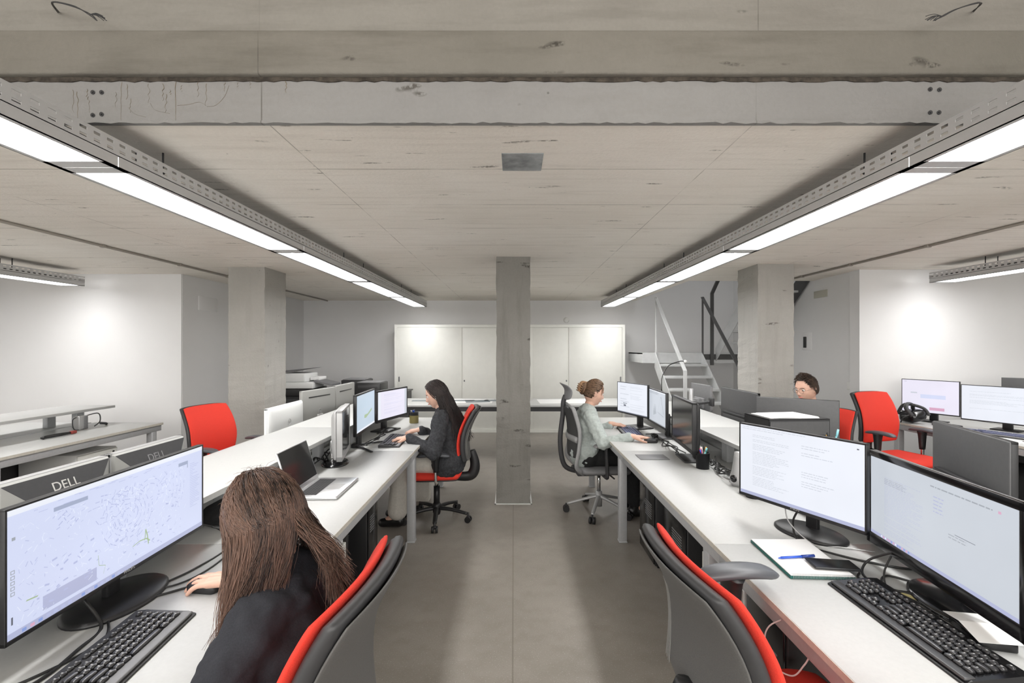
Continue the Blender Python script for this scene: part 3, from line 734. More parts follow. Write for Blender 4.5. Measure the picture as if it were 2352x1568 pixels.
    if stand == 'round': nb.box((0, 0, (nz+.08)/2), (.022, .05, nz+.08), .006); nb.box((sd*.45, 0, nz+.07), (sd*.9-T, .06, .05), .006)
    elif stand == 'chrome': nb.box((.0, 0, (nz+.10)/2), (.02, .06, nz+.10), .006); nb.box((sd*.4, 0, nz+.08), (sd*.8-T, .05, .05), .006)
    else: nb.box((0, 0, (nz+.10)/2), (.03, .07, nz+.10), .006); nb.box((sd*.4, 0, nz+.09), (sd*.8-T, .08, .06), .006)
    nb.build('stand_neck', 'chrome' if stand == 'chrome' else cs, t)
    sb = MB()
    if stand in ('round', 'chrome'):
        sb.lathe((0.0, 0, 0), [(0, 0), (base_r, 0), (base_r, .007), (base_r*.93, .014), (base_r*.3, .022), (0, .023)], 40)
        for v in range(len(sb.v)): x, y, z = sb.v[v]; sb.v[v] = (x*.82+.02, y*1.15, z)
    elif stand == 'rect': sb.box((.02, 0, .006), (.18, .24, .012), .005)
    elif stand == 'vee':
        for s in (-1, 1): sb.tube([(-.03, 0, .02), (.05, s*.08, .012), (.15, s*.19, .006)], lambda t_: .018-.008*t_, n=8, rx=.45)
        sb.box((-.02, 0, .015), (.06, .08, .03), .006)
    elif stand == 'small': sb.box((0, 0, .006), (.16, .20, .012), .005)
    sb.build('stand_base', 'black_gloss' if stand == 'chrome' else cs, t)
    return t

def map_content(w, h, rnd):
    R = [(0, .955*h, w, h, 'scr_white'), (0, 0, w, .05*h, 'scr_bar'), (.12*w, .08*h, .34*w, .20*h, 'scr_bar'), (.16*w, .865*h, .30*w, .90*h, 'scr_mid'), (.815*w, .845*h, .885*w, .885*h, 'scr_mid'), (.879*w, .80*h, .885*w, .885*h, 'scr_mid')]
    for i in range(16): R.append((.02*w+i*.028*w, .010*h, .035*w+i*.028*w, .036*h, rnd.choice(('scr_icon', 'scr_white', 'scr_pink', 'scr_map_line'))))
    for i in range(5):
        v = .50*h-i*.042*h; R.append((.010*w, v, .024*w, v+.030*h, 'scr_slate')); R.append((.0125*w, v+.006*h, .0215*w, v+.024*h, 'scr_lavender'))
    R.append((.014*w, .76*h, .026*w, .785*h, 'scr_slate')); R.append((.012*w, .11*h, .018*w, .17*h, 'scr_dark'))
    for i in range(26):
        v = .83*h-i*.021*h; R.append((.90*w, v, .90*w+rnd.uniform(.02, .08)*w, v+.005*h, 'scr_map_line'))
    for i in range(22): R.append((rnd.uniform(.02, .8)*w, rnd.uniform(.90, .95)*h, 0, 0, 'scr_map_line'))
    R = [(a, b, a+rnd.uniform(.01, .04)*w, b+.004*h, m) if c == 0 else (a, b, c, d, m) for a, b, c, d, m in R if not (c == 0 and a > .8*w)]
    return R
def map_streets(w, h):
    rnd = random.Random(11); A = MB(); B = MB(); G = MB()
    def q(m, cx, cy, l, t, a, x):
        c, s = math.cos(a), math.sin(a); P = []
        for i, j in ((-1, -1), (1, -1), (1, 1), (-1, 1)): P.append((x, cx+i*l*c/2-j*t*s/2, cy+i*l*s/2+j*t*c/2))
        if min(p[1] for p in P) > .03*w and max(p[1] for p in P) < .87*w and min(p[2] for p in P) > .06*h and max(p[2] for p in P) < .86*h: m.raw(P, [[0, 1, 2, 3]])
    # curved districts of small blocks
    for (cx, cy, r0, r1, a0, a1, n) in ((.34, .30, .22, .42, 1.0, 2.2, 9), (.62, .66, .06, .26, -.6, 3.6, 8), (.50, .56, .03, .16, 0, 6.2, 6)):
        for k in range(n):
            r = r0+(r1-r0)*k/n; a = a0
            while a < a1:
                l = rnd.uniform(.008, .022)*w
                if rnd.random() < .8: q(A if rnd.random() < .7 else B, cx*w+r*w*math.cos(a), cy*h+r*w*math.sin(a)*.9, l, rnd.uniform(.0015, .004)*w, a+PI/2+rnd.choice((0, 0, 0, PI/2)), -.0019)
                a += (l*1.25)/(r*w+1e-4)
    for i in range(520):
        cx, cy = rnd.random(), rnd.random(); q(A if rnd.random() < .35 else B, cx*w, cy*h, rnd.uniform(.004, .025)*w, rnd.uniform(.001, .003)*w, rnd.uniform(0, PI), -.00185)
    for i in range(46): q(A, rnd.uniform(.08, .8)*w, rnd.uniform(.1, .5)*h, rnd.uniform(.008, .02)*w, rnd.uniform(.004, .008)*w, rnd.uniform(-.3, .5), -.0018)
    def pl(m, P, t):
        for a, b in zip(P, P[1:]): m.raw([(-.0017, a[0]*w, a[1]*h), (-.0017, b[0]*w, b[1]*h), (-.0017, b[0]*w+t, b[1]*h+t), (-.0017, a[0]*w+t, a[1]*h+t)], [[0, 1, 2, 3]])
    pl(G, ((.52, .20), (.56, .22), (.60, .21), (.62, .17)), .003); pl(G, ((.59, .20), (.595, .31), (.605, .24), (.612, .14)), .0035); pl(G, ((.345, .30), (.35, .20), (.38, .17), (.37, .10)), .0012); pl(G, ((.06, .235), (.10, .225)), .003)
    return [('scr_map_line', A), ('scr_map_pale', B), ('scr_green', G)]
mat('hp_grey', (.30, .30, .285), .45)
m1 = monitor((-1.21, 1.775), (-1.185, 1.06), .825, 1.148, 'wide lit monitor showing a pale city map in front of the foreground woman', (0, 1.3), 'scr_lavender', map_content, logo=[('PHILIPS', .013, 0, -.152, 'silver_plastic', 'front')], sd=.055, base_r=.135, bezel=.006, extra=map_streets)
monitor((-1.86, 1.60), (-1.86, 2.055), .66+.09, 1.04, 'older dark monitor seen from behind at the left picture edge, nearer of two', (-3, 1.8), 'screen_off', None, 'rect', 'dell', .016, 'silver_plastic', back_col='hp_grey', logo=[('DELL', .05, 0, 0, 'stripe_grey', 'back')], sd=.12, grp='old monitors on the left row', depth=.03)
monitor((-1.86, 2.065), (-1.86, 2.52), .66+.09, 1.04, 'older dark monitor seen from behind beyond the big map screen, farther of two', (-3, 2.3), 'screen_off', None, 'rect', 'dell', .016, 'silver_plastic', back_col='hp_grey', logo=[('DELL', .05, 0, 0, 'mid_grey', 'back')], sd=.12, grp='old monitors on the left row', depth=.03)
mat('imac_white', (.78, .79, .78), .35)
monitor((-1.85, 3.37), (-1.85, 3.94), .78, 1.065, 'white-backed monitor behind the left shelf, nearest of the three seen from behind', (-3, 3.6), 'screen_off', None, 'rect', 'imac', .012, 'imac_white', logo=[('ring', .026, 0, 0, 'silver_plastic', 'back'), ('hp', .032, 0, 0, 'silver_plastic', 'back')], sd=.055, grp='monitor backs behind the left shelf')
monitor((-1.90, 4.03), (-1.79, 4.50), .78, 1.13, 'grey-backed monitor behind the left shelf, beside the white one', (-3, 4.1), 'screen_off', None, 'rect', 'hp', .012, 'hp_grey', logo=[('ring', .024, 0, -.03, 'silver_plastic', 'back'), ('hp', .03, 0, -.03, 'silver_plastic', 'back')], sd=.055, grp='monitor backs behind the left shelf')
monitor((-1.80, 4.53), (-1.79, 5.03), .78, 1.135, 'grey-backed monitor behind the left shelf, farthest of the three', (-3, 4.7), 'screen_off', None, 'rect', 'hp', .012, 'hp_grey', sd=.055, grp='monitor backs behind the left shelf')
monitor((-1.085, 2.88), (-1.18, 3.28), .80, 1.12, 'switched-off grey monitor seen nearly edge-on between the laptop and the lit screens', (0, 3.6), 'screen_off', None, 'chrome', 'bulge', .016, 'silver_plastic', sd=.09, base_r=.105, depth=.035)
monitor((-1.14, 3.30), (-1.17, 3.84), .87, 1.175, 'lit monitor with blue drawing and green mark before the dark-haired woman', (0, 3.7), 'scr_blue', 'plan', 'vee', 'flat', .012, 'black_plastic', sd=.06, extra=lambda w, h: [('scr_green', MB().raw([(-.0016, .20, .085), (-.0016, .25, .078), (-.0016, .43, .118), (-.0016, .42, .135), (-.0016, .30, .105), (-.0016, .21, .108)], [[0, 1, 2, 3, 4, 5]]))])
monitor((-1.20, 4.00), (-1.05, 4.50), .85, 1.135, 'lit monitor with a lilac document before the dark-haired woman', (0, 4.0), 'scr_lilac', 'lilac', 'rect', 'flat', .014, 'black_plastic', sd=.10)
# right row, aisle side
monitor((1.047, 2.115), (1.273, 1.642), .846, 1.178, 'lit monitor with a white document above the spiral notebook', (0, 1), 'scr_white', 'doc', 'round', 'flat', .007, 'black_plastic', sd=.12, base_r=.125, logo=[('PHILIPS', .012, 0, -.155, 'silver_plastic', 'front')])
monitor((1.31, 1.69), (1.225, 1.085), .812, 1.152, 'large black-framed monitor with a grey document at the right edge of the picture', (0, 1), 'scr_grey', 'doc2', 'round', 'flat', .022, 'black_gloss', sd=.11, base_r=.14, seed=4)
monitor((1.05, 4.62), (1.225, 4.17), .865, 1.175, 'lit monitor with a white page, farthest of three before the sweater woman', (0, 4), 'scr_white', 'mail', 'rect', 'flat', .006, 'black_plastic', sd=.10, seed=5)
def drawing(w, h):
    d_ = MB(); e_ = MB()
    for a, b, wd in (((.30, .10), (.40, .24), .003), ((.40, .24), (.47, .10), .003), ((.30, .10), (.47, .08), .002), ((.38, .23), (.41, .23), .002)):
        d_.raw([(-.0016, a[0]-wd/2, a[1]), (-.0016, b[0]-wd/2, b[1]), (-.0016, b[0]+wd/2, b[1]+wd), (-.0016, a[0]+wd/2, a[1]+wd)], [[0, 1, 2, 3]])
    for i in range(9): e_.raw([(-.0015, .18+i*.010, .06+i*.003), (-.0015, .188+i*.010, .06+i*.002), (-.0015, .19+i*.009, .10+(i % 4)*.02), (-.0015, .182+i*.009, .10+(i % 4)*.02)], [[0, 1, 2, 3]])
    return [('scr_dark', d_), ('scr_slate', e_)]
monitor((1.245, 4.24), (1.235, 3.70), .845, 1.150, 'lit monitor with a slate drawing, middle of three before the sweater woman', (0, 4), 'scr_grey', 'draw', 'rect', 'flat', .009, 'black_plastic', sd=.10, seed=6, extra=drawing)
monitor((1.20, 3.46), (1.15, 2.93), .83, 1.165, 'switched-off black monitor turned aside, beside the pen cup on the right row', (-.6, 3.9), 'screen_off', None, 'rect', 'bulge', .014, 'black_plastic', sd=.10, depth=.03)
# right row, wall side (backs)
mat('back_grey', (.075, .075, .077), .5, grain=.04)
monitor((1.93, 4.18), (1.93, 3.56), .79, 1.16, 'dark grey monitor back beyond the right shelf, left of the seated man', (4, 3.8), 'screen_off', None, 'rect', 'hpvent', .012, 'black_plastic', back_col='back_grey', sd=.055, grp='monitor backs on the right row')
monitor((1.775, 3.33), (2.19, 3.06), .75, 1.165, 'dark grey monitor back directly in front of the seated man', (3, 4.5), 'screen_off', None, 'rect', 'flat', .012, 'black_plastic', back_col='back_grey', grp='monitor backs on the right row')
monitor((2.09, 2.235), (1.92, 1.73), .78, 1.165, 'large dark grey monitor back at the right edge of the picture', (4, 1.5), 'screen_off', None, 'rect', 'hpvent', .012, 'black_plastic', back_col='back_grey', grp='monitor backs on the right row')
# far right desk
monitor((4.20, 4.93), (4.41, 4.50), .83, 1.18, 'lit monitor with a web page on the far right desk, left of two', (2, 3), 'scr_lilac', 'web', 'small', 'flat', .006, 'black_plastic', sd=.10, seed=8)
monitor((4.42, 4.50), (4.66, 3.95), .81, 1.155, 'lit monitor with an empty white page on the far right desk, right of two', (2, 3), 'scr_white', 'blank', 'small', 'flat', .006, 'black_plastic', sd=.10, seed=9)
monitor((4.95, 4.62), (5.35, 4.20), .88, 1.215, 'dark monitor back rising behind the far right screens', (7, 6), 'screen_off', None, 'rect', 'flat', .01, 'black_plastic', back_col='back_grey')

# ---------------------------------------------------------------- laptop
lp = thing('laptop', 'open silver laptop with black screen on the left desk row', 'laptop', (-1.03, 2.51, DZ), .02)
MB().box((0, 0, .009), (.235, .355, .016), .006, 3).build('base', 'aluminium', lp)
kw = MB().b2(-.095, .0, -.145, .145, .0172, .0176).build('keyboard_well', 'mid_grey', lp)
ks = MB()
for r in range(6):
    for c in range(14): ks.b2(-.0925+r*.0155, -.0925+r*.0155+.012, -.142+c*.0204, -.142+c*.0204+.017, .0176, .0192)
ks.build('keys', 'key_dark_far', lp)
MB().b2(.015, .085, -.05, .05, .0171, .0174).build('touchpad', 'silver_plastic', lp)
Mh = Matrix.Translation((-.117, 0, .016)) @ Matrix.Rotation(math.radians(-18), 4, 'Y')
MB().box((-.003, 0, .118), (.007, .355, .236), .003, 2, M=Mh).build('lid', 'aluminium', lp)
MB().box((.0012, 0, .128), (.001, .335, .205), 0, M=Mh).build('screen', 'screen_off', lp)

# ---------------------------------------------------------------- keyboards
def key_mesh():
    b = bmesh.new(); bmesh.ops.create_cube(b, size=1)
    for v in b.verts:
        k = 1.0 if v.co.z < 0 else .76; v.co = Vector((v.co.x*k, v.co.y*k, v.co.z+.5))
    bmesh.ops.bevel(b, geom=[e for e in b.edges], offset=.06, segments=2, affect='EDGES')
    me = bpy.data.meshes.new('key'); b.to_mesh(me); b.free(); me.materials.append(MATS['key_face'])
    for p in me.polygons: p.use_smooth = True
    return me
def keyboard(loc, rz, label, style, full=True):
    """local: length along Y (left end at +Y), typist on the +X side"""
    t = thing('keyboard', label, 'keyboard', loc, rz)
    L, W = .455, .165
    bm = MB()
    pr = [(-W/2, 0), (-W/2, .020), (-W/2+.03, .022), (W/2-.045, .014), (W/2-.02, .012), (W/2, .005), (W/2, 0)]
    bm.prism([(x, -L/2, z) for x, z in pr], (0, L, 0)); bm.build('case', 'black_gloss' if style == 'gloss' else 'dark_grey', t)
    MB().box((W/2-.020, 0, .0115), (.030, L-.01, .008), .004, 3).build('palm_rest', 'palm_gloss' if style == 'gloss' else 'mid_grey', t)
    km = key_mesh() if full else None; u = .0187
    rows = []   # (x, [(y_left, width)])
    x0 = -W/2+.026
    def run(y, ws): 
        out = []
        for w in ws:
            if w > 0: out.append((y+w*u/2, w*u-.0022))
            y += abs(w)*u
        return out
    lay = [run(0, [1, -1, 1, 1, 1, 1, -.5, 1, 1, 1, 1, -.5, 1, 1, 1, 1, -.25, 1, 1, 1]),
           run(0, [1]*13+[2, -.25, 1, 1, 1, -.25, 1, 1, 1, 1]), run(0, [1.5]+[1]*12+[1.5, -.25, 1, 1, 1, -.25, 1, 1, 1, 1]),
           run(0, [1.75]+[1]*11+[2.25, -3.5, 1, 1, 1]), run(0, [1.25]+[1]*11+[2.75, -1.25, 1, -1.25, 1, 1, 1, 1]), run(0, [1.25, 1.25, 1.25, 6.25, 1.25, 1.25, 1.25, 1.25, -.25, 1, 1, 1, -.25, 2, 1])]
    tot = 22.5*u; y0 = -tot/2; key_n = 0
    for r, row in enumerate(lay):
        x = x0+r*u*1.02+(.004 if r else 0); z = .0205-.0012*r
        if full:
            for (yc, w) in row:
                o = bpy.data.objects.new('key', km); C.objects.link(o); o.parent = t
                o.location = (x, -(y0+yc), z); o.scale = (u-.0022 if r else .012, w, .0085)
        else:
            m = MB()
            for (yc, w) in row: m.b2(x-u/2+.001, x+u/2-.001, -(y0+yc)-w/2, -(y0+yc)+w/2, z, z+.007)
            m.build('key_row', 'key_dark_far' if style != 'blue' else 'key_blue', t)
    if full:
        lt_ = MB(); rr = random.Random(2)
        for r, row in enumerate(lay):
            x = x0+r*u*1.02+(.004 if r else 0); z = .0205-.0012*r+.0088
            for (yc, w) in row:
                if w < .03: 
                    for k in range(2): lt_.b2(x-.003+k*.0026, x-.0016+k*.0026, -(y0+yc)-.0012-rr.random()*.0008, -(y0+yc)+.0012, z, z+.0002)
        lt_.build('key_legends', 'key_mark', t)
    return t
keyboard((-.998, 1.107, DZ), math.radians(5), 'black and grey full-size keyboard in front of the big map screen', 'grey')
keyboard((1.127, 1.285, DZ), math.radians(180.5), 'glossy black full-size keyboard in front of the large grey-document screen', 'gloss')
keyboard((-.985, 3.77, DZ), math.radians(3), 'black keyboard under the hands of the woman with long dark hair', 'grey', False)
keyboard((1.06, 4.17, DZ), math.radians(176), 'dark bluish keyboard under the left hand of the woman in the grey sweater', 'blue', False)
keyboard((4.28, 4.05, DZ), math.radians(205), 'dark bluish keyboard on the far right desk', 'blue', False)

# ---------------------------------------------------------------- chairs
def office_chair(loc, rz, label, grp='red office chairs', arm_h=.24, arms=(1, 1), seat_z=.47, top=1.0, base_rot=0, stripes=True):
    t = thing('office_chair', label, 'chair', loc, rz, grp)
    sb = MB(); 
    for k in range(5):
        a = base_rot+k*2*PI/5; c, s = math.cos(a), math.sin(a)
        sb.tube([(c*.03, s*.03, .105), (c*.14, s*.14, .10), (c*.28, s*.28, .075)], lambda q: .024-.007*q, n=8, rx=.8)
    sb.lathe((0, 0, 0), [(0, .05), (.028, .05), (.034, .07), (.04, .13), (.03, .15), (0, .15)], 20)
    sb.build('star_base', 'black_plastic', t)
    for k in range(5):
        a = base_rot+k*2*PI/5; c, s = math.cos(a), math.sin(a); x, y = c*.29, s*.29
        m = MB()
        for q in (-1, 1): m.cyl((x-s*q*.008-s*q*.014*0, y+c*q*.008, .027), (x-s*q*.026, y+c*q*.026, .027), .027, 18)
        m.cyl((x, y, .03), (x, y, .085), .009, 10); m.box((x, y, .045), (.03, .03, .025), .006); m.build('caster', 'black_plastic', t)
    MB().cyl((0, 0, .12), (0, 0, .30), .027, 20).cyl((0, 0, .30), (0, 0, .40), .014, 16).build('gas_lift', 'black_plastic', t)
    mc = MB().box((-.02, 0, seat_z-.075), (.26, .17, .05), .015).box((.09, 0, seat_z-.09), (.10, .12, .05), .015).tube([(-.03, -.13, seat_z-.08), (-.03, -.24, seat_z-.085)], .008).build('mechanism', 'black_plastic', t)
    def seatf(a, b, q): x = a*.235+.01; y = b*.24; return Vector((x, y, seat_z-.035+q-.018*max(0, a-.4)**2*2.5-.010*(1-b*b)*(1-a*a)*(1 if q > 0 else 0)))
    MB().pillow(seatf, .085, 16, 16, .12, 6).build('seat_cushion', 'red_fabric', t)
    MB().pillow(lambda a, b, q: Vector((a*.22+.005, b*.225, seat_z-.068+q*.8)), .035, 10, 10, .12, 6).build('seat_pan', 'black_plastic', t)
    zb, zt = seat_z+.075, top; H = (zt-zb)/2; zm = (zt+zb)/2
    def prof(v):   # lumbar bulge and recline
        return -.235-.045*(v+.3)*(v+.3)*.8+.012*math.cos(v*2.2)-.025*v
    def bf(off, wm, hm):
        def f(a, b, q):
            wv = (.233-.010*b-.025*max(0, -b-.2))*wm
            return Vector((prof(b)+off+q+.026*a*a, a*wv, zm+b*H*hm))
        return f
    MB().pillow(bf(0, 1, 1), .032, 18, 20, .045, 8).build('backrest_cushion', 'red_fabric', t)
    sh = MB().pillow(bf(-.038, 1.0, 1.0), .048, 18, 20, .045, 16).build('backrest_shell', 'dark_grey', t)
    MB().pillow(bf(-.064, .93, .955), .014, 16, 18, .05, 10).build('back_cover', 'shell_grey', sh)
    if stripes:
        for s in (-1, 1):
            for k in range(4):
                P = []
                for i in range(9):
                    v = .22-i*.15; a = .97-.05*k-(.10+.015*k)*(1-math.sin((i/8)*PI)); q_ = bf(-.0715, .93, .955)(a, v, 0); P.append(q_)
                MB().tube(P, .0014, n=5, rx=.5, sub=3).build('stripe', 'stripe_grey', sh)
    br = MB().tube([(-.10, 0, seat_z-.085), (-.27, 0, seat_z-.09), (-.325, 0, seat_z-.05), (-.335, 0, seat_z+.03), (-.305, 0, seat_z+.14)], lambda q: .022+.010*math.sin(q*PI), n=10, rx=1.5, sub=6).build('back_bracket', 'black_plastic', t)
    for i, s in enumerate((-1, 1)):
        if not arms[i]: continue
        ar = MB().tube([(-.02, s*.15, seat_z-.075), (-.02, s*.265, seat_z-.072), (-.02, s*.285, seat_z-.03), (-.02, s*.285, seat_z+.07)], .013, n=8, sub=5, rx=1.5).build('arm_support', 'chrome', t)
        ap = MB().tube([(-.02, s*.285, seat_z+.03), (-.02, s*.285, seat_z+arm_h-.06), (-.02, s*.283, seat_z+arm_h-.012)], lambda q: .020+.016*q, n=10, sub=4, rx=1.5).build('arm_sleeve', 'black_plastic', t)
        MB().pillow(lambda a, b, q, s=s: Vector((a*.135-.0, s*.28+b*.044*(1-.25*a*a), seat_z+arm_h+q-.016*a*a)), .032, 14, 10, .16, 4).build('armrest', 'arm_grey', t)
    return t
office_chair((-.675, 1.11, 0), math.radians(176.5), 'red office chair with grey back shell under the foreground woman in the dark blazer', arms=(0, 0), top=1.0)
rc = office_chair((.755, 1.205, 0), math.radians(5), 'empty red office chair at the near right desk, armrest over the desk edge', arm_h=.275, arms=(1, 1), top=1.0, seat_z=.525)
office_chair((-.68, 4.02, 0), math.radians(184), 'red office chair on black castors, holding the woman with long dark hair', arm_h=.17, base_rot=.35)
office_chair((-2.50, 4.05, 0), math.radians(-14), 'empty red office chair behind the left shelf, in front of the concrete column', arm_h=.2)
office_chair((2.62, 4.05, 0), math.radians(203), 'red office chair mostly hidden behind the seated man', top=.97)
office_chair((3.70, 4.33, 0), math.radians(-75), 'empty red office chair facing the far right desk', arm_h=.22, top=1.07, seat_z=.50)

def mesh_chair(loc, rz, label):
    t = thing('office_chair', label, 'chair', loc, rz); g = 'chair_grey'; sz = .46
    sb = MB()
    for k in range(5):
        a = .5+k*2*PI/5; c, s = math.cos(a), math.sin(a); sb.tube([(c*.02, s*.02, .15), (c*.12, s*.12, .125), (c*.29, s*.29, .075)], lambda q: .022-.008*q, n=8, rx=.8)
    sb.cyl((0, 0, .06), (0, 0, .20), .03, 20).build('star_base', 'silver_plastic', t)
    for k in range(5):
        a = .5+k*2*PI/5; c, s = math.cos(a), math.sin(a); x, y = c*.30, s*.30; m = MB()
        for q in (-1, 1): m.cyl((x-s*q*.006, y+c*q*.006, .030), (x-s*q*.026, y+c*q*.026, .030), .030, 18)
        m.cyl((x, y, .03), (x, y, .08), .008, 10).build('caster', 'black_plastic', t)
    MB().cyl((0, 0, .18), (0, 0, .38), .016, 16).build('gas_lift', 'chrome', t)
    MB().box((0, 0, sz-.075), (.28, .16, .045), .012).box((-.15, 0, sz-.07), (.16, .30, .03), .01).tube([(.06, -.10, sz-.08), (.08, -.22, sz-.09)], .007).build('mechanism', 'dark_grey', t)
    MB().pillow(lambda a, b, q: Vector((a*.24+.02, b*.24, sz-.035+q-.03*max(0, a-.3)**2)), .075, 14, 14, .12, 6).build('seat_cushion', 'mid_grey', t)
    fr = MB()
    for s in (-1, 1): fr.tube([(-.18, s*.15, sz-.06), (-.255, s*.22, sz+.02), (-.235, s*.225, sz+.16), (-.225, s*.215, sz+.32), (-.27, s*.20, sz+.50), (-.285, s*.17, sz+.53)], .015, n=8, rx=1.5)
    fr.tube([(-.285, -.17, sz+.53), (-.30, 0, sz+.545), (-.285, .17, sz+.53)], .013); fr.tube([(-.18, -.15, sz-.06), (-.17, 0, sz-.07), (-.18, .15, sz-.06)], .02)
    fr.tube([(-.25, -.215, sz+.25), (-.29, 0, sz+.25), (-.25, .215, sz+.25)], .016, rx=1.8).build('back_frame', g, t)
    MB().pillow(lambda a, b, q: Vector((-.235-.05*(1-a*a)-.05*max(0, b)**2+q, a*.205, sz+.30+b*.225)), .010, 12, 12, .06, 6).build('back_mesh', 'mesh_fabric', t)
    sp = MB().tube([(-.19, 0, sz-.08), (-.32, 0, sz-.02), (-.36, 0, sz+.20), (-.335, 0, sz+.45), (-.33, 0, sz+.56), (-.31, 0, sz+.62)], .014, n=8, rx=1.6).build('spine', 'dark_grey', t)
    MB().pillow(lambda a, b, q: Vector((-.275-.025*(1-a*a)-.06*b*b*(1 if b > 0 else .3)+q, a*.13, sz+.66+b*.075)), .03, 12, 10, .15, 5).build('headrest', 'mid_grey', t)
    for s in (-1, 1):
        MB().tube([(0, s*.12, sz-.07), (0, s*.27, sz-.06), (-.0, s*.285, sz-.01), (-.01, s*.285, sz+.20)], .016, n=8, rx=1.5).build('arm_support', 'dark_grey', t)
        MB().pillow(lambda a, b, q, s=s: Vector((a*.13+.01, s*.28+b*.045, sz+.215+q-.01*a*a)), .035, 12, 10, .16, 4).build('armrest', g, t)
mesh_chair((.785, 4.20, 0), math.radians(4), 'grey mesh office chair with headrest, holding the woman in the grey sweater')

# ---------------------------------------------------------------- things under the desks
def pedestal(x0, x1, y0, y1, label, lock=True, grp=None):
    t = thing('drawer_pedestal', label, 'drawer unit', ((x0+x1)/2, (y0+y1)/2, 0), 0, grp); w = abs(x1-x0)/2; d = (y1-y0)/2
    s = 1 if abs(x1) < abs(x0) and x0 < 0 else -1
    MB().b2(-w, w, -d, d, .03, .58, .003).b2(-w+.02, w-.02, -d+.02, d-.02, .0, .03).build('body', 'white_paint', t)
    for i, (a, b) in enumerate(((.05, .22), (.225, .395), (.40, .57))):
        dr = MB().b2(s*w, s*(w+.016), -d+.004, d-.004, a, b, .003).build('drawer', 'cabinet_white', t)
        if i == 2: MB().cyl((s*(w+.016), d-.05, b-.03), (s*(w+.022), d-.05, b-.03), .009, 14).build('lock', 'black_plastic', dr)
    return t
pedestal(-1.36, -.84, 1.84, 2.24, 'white drawer pedestal under the left desk beside the foreground chair')
pedestal(.90, 1.40, 1.78, 2.14, 'white drawer pedestal under the near right desk')
pedestal(-4.3, -3.80, 3.95, 4.35, 'white drawer pedestal under the far left desk, right of two', grp='pedestals at the far left')
pedestal(-4.3, -3.80, 1.9, 2.3, 'white drawer pedestal under the far left desk, left of two', grp='pedestals at the far left')
def tower(x, y, w, d, h, label, grp, z=0):
    t = thing('computer_tower' if grp else 'shade_block', label, 'computer' if grp else 'cabinet', (x, y, z), 0, grp)
    MB().box((0, 0, h/2+.01), (d, w, h-.02), .008).box((0, 0, .006), (d*.9, w*.9, .012)).build('case', 'black_plastic', t)
    s = -1 if x > 0 else 1
    MB().box((s*(d/2+.004), 0, h/2+.01), (.010, w*.96, h-.04), .004).build('front_panel', 'black_gloss', t)
    for i in range(7): MB().b2(s*(d/2+.008), s*(d/2+.011), -w*.35, w*.05, h*.62+i*.016, h*.62+i*.016+.006).build('vent_slat', 'mid_grey', t)
tower(1.20, 3.30, .36, .46, .52, 'large black computer case under the right desk, farther of two', 'computer cases under the right desk')
tower(1.22, 2.80, .40, .46, .50, 'large black computer case under the right desk, nearer of two with a vented front', 'computer cases under the right desk')
tower(-1.22, 2.62, .20, .46, .46, 'black computer case under the left desk, next to the white pedestal', 'computer cases under the left desk')
tower(-1.18, 3.05, .20, .46, .50, 'black computer case under the left desk beside the seated woman', 'computer cases under the left desk')
tower(1.15, 1.625, .25, .50, .62, 'added black block standing in for the shade under the near right desk', None)  # dark block added to cover the pedestal side with shade
tower(-4.05, 2.75, .20, .40, .44, 'black computer case under the far left desk', 'far left case')
tower(4.5, 4.2, .2, .42, .45, 'black computer case under the far right desk', 'far right case')
tag(MB().box((0, 0, .18), (.02, .30, .36), .006).box((-.08, 0, .02), (.16, .30, .02), .004).build('black_folder', 'black_cloth', loc=(-4.08, 3.35, .28)), 'black folder below the far left desk', 'folder')
hb = thing('waste_bin', 'grey waste bin on the floor beyond the seated dark-haired woman', 'bin', (-1.02, 4.75, 0))
MB().lathe((0, 0, 0), [(0, .003), (.11, .003), (.13, .32), (.136, .32), (.136, .33), (.125, .33), (.105, .01), (0, .01)], 28).build('body', 'mid_grey', hb)
pb = MB(); pb.prism([(-.16, -.06, 0), (.16, -.06, 0), (.17, -.07, .30), (-.15, -.08, .30)], (0, .12, 0)); tag(pb.build('tote_bag', 'cream_cloth', loc=(-1.0, 4.55, .0)), 'cream tote bag on the floor under the desk by the seated woman', 'bag')

# ---------------------------------------------------------------- desk things
def pen_cup(loc, label, mats, body='mesh_cup', r=.042, h=.10, label_m=None, seed=1, pens=8, long=.145):
    t = thing('pen_cup', label, 'pen cup', loc)
    MB().lathe((0, 0, 0), [(0, .002), (r*.96, .0), (r, h), (r+.002, h), (r+.002, h+.003), (r-.003, h+.003), (r-.004, .006), (0, .006)], 28).build('cup', body, t)
    if label_m: MB().lathe((0, 0, 0), [(r+.0008, h*.02), (r+.0015, h*.72)], 28).build('sleeve', label_m, t)
    rnd = random.Random(seed)
    for i in range(pens):
        a = rnd.uniform(0, 2*PI); b = a+PI+rnd.uniform(-.6, .6); m = mats[i % len(mats)]
        p = Vector((math.cos(b)*r*.5, math.sin(b)*r*.5, .012)); q = Vector((math.cos(a)*(r-.012), math.sin(a)*(r-.012), rnd.uniform(.12, long)))
        w = tag(MB().cyl(p, p+(q-p)*.8, .0042, 8).cyl(p+(q-p)*.8, q, .005, 8).build('pen', m), '%s pen standing in the %s' % ({'pen_blue': 'blue', 'pen_red': 'red', 'pen_green': 'green', 'pen_cyan': 'pale cyan', 'pen_yellow': 'yellow', 'paper': 'white', 'black_plastic': 'black', 'aluminium': 'silver', 'dark_grey': 'dark grey'}.get(m, 'plain'), label.split(' with')[0]), 'pen', 'pens in the '+label.split(' with')[0])
        w.location = loc
    return t
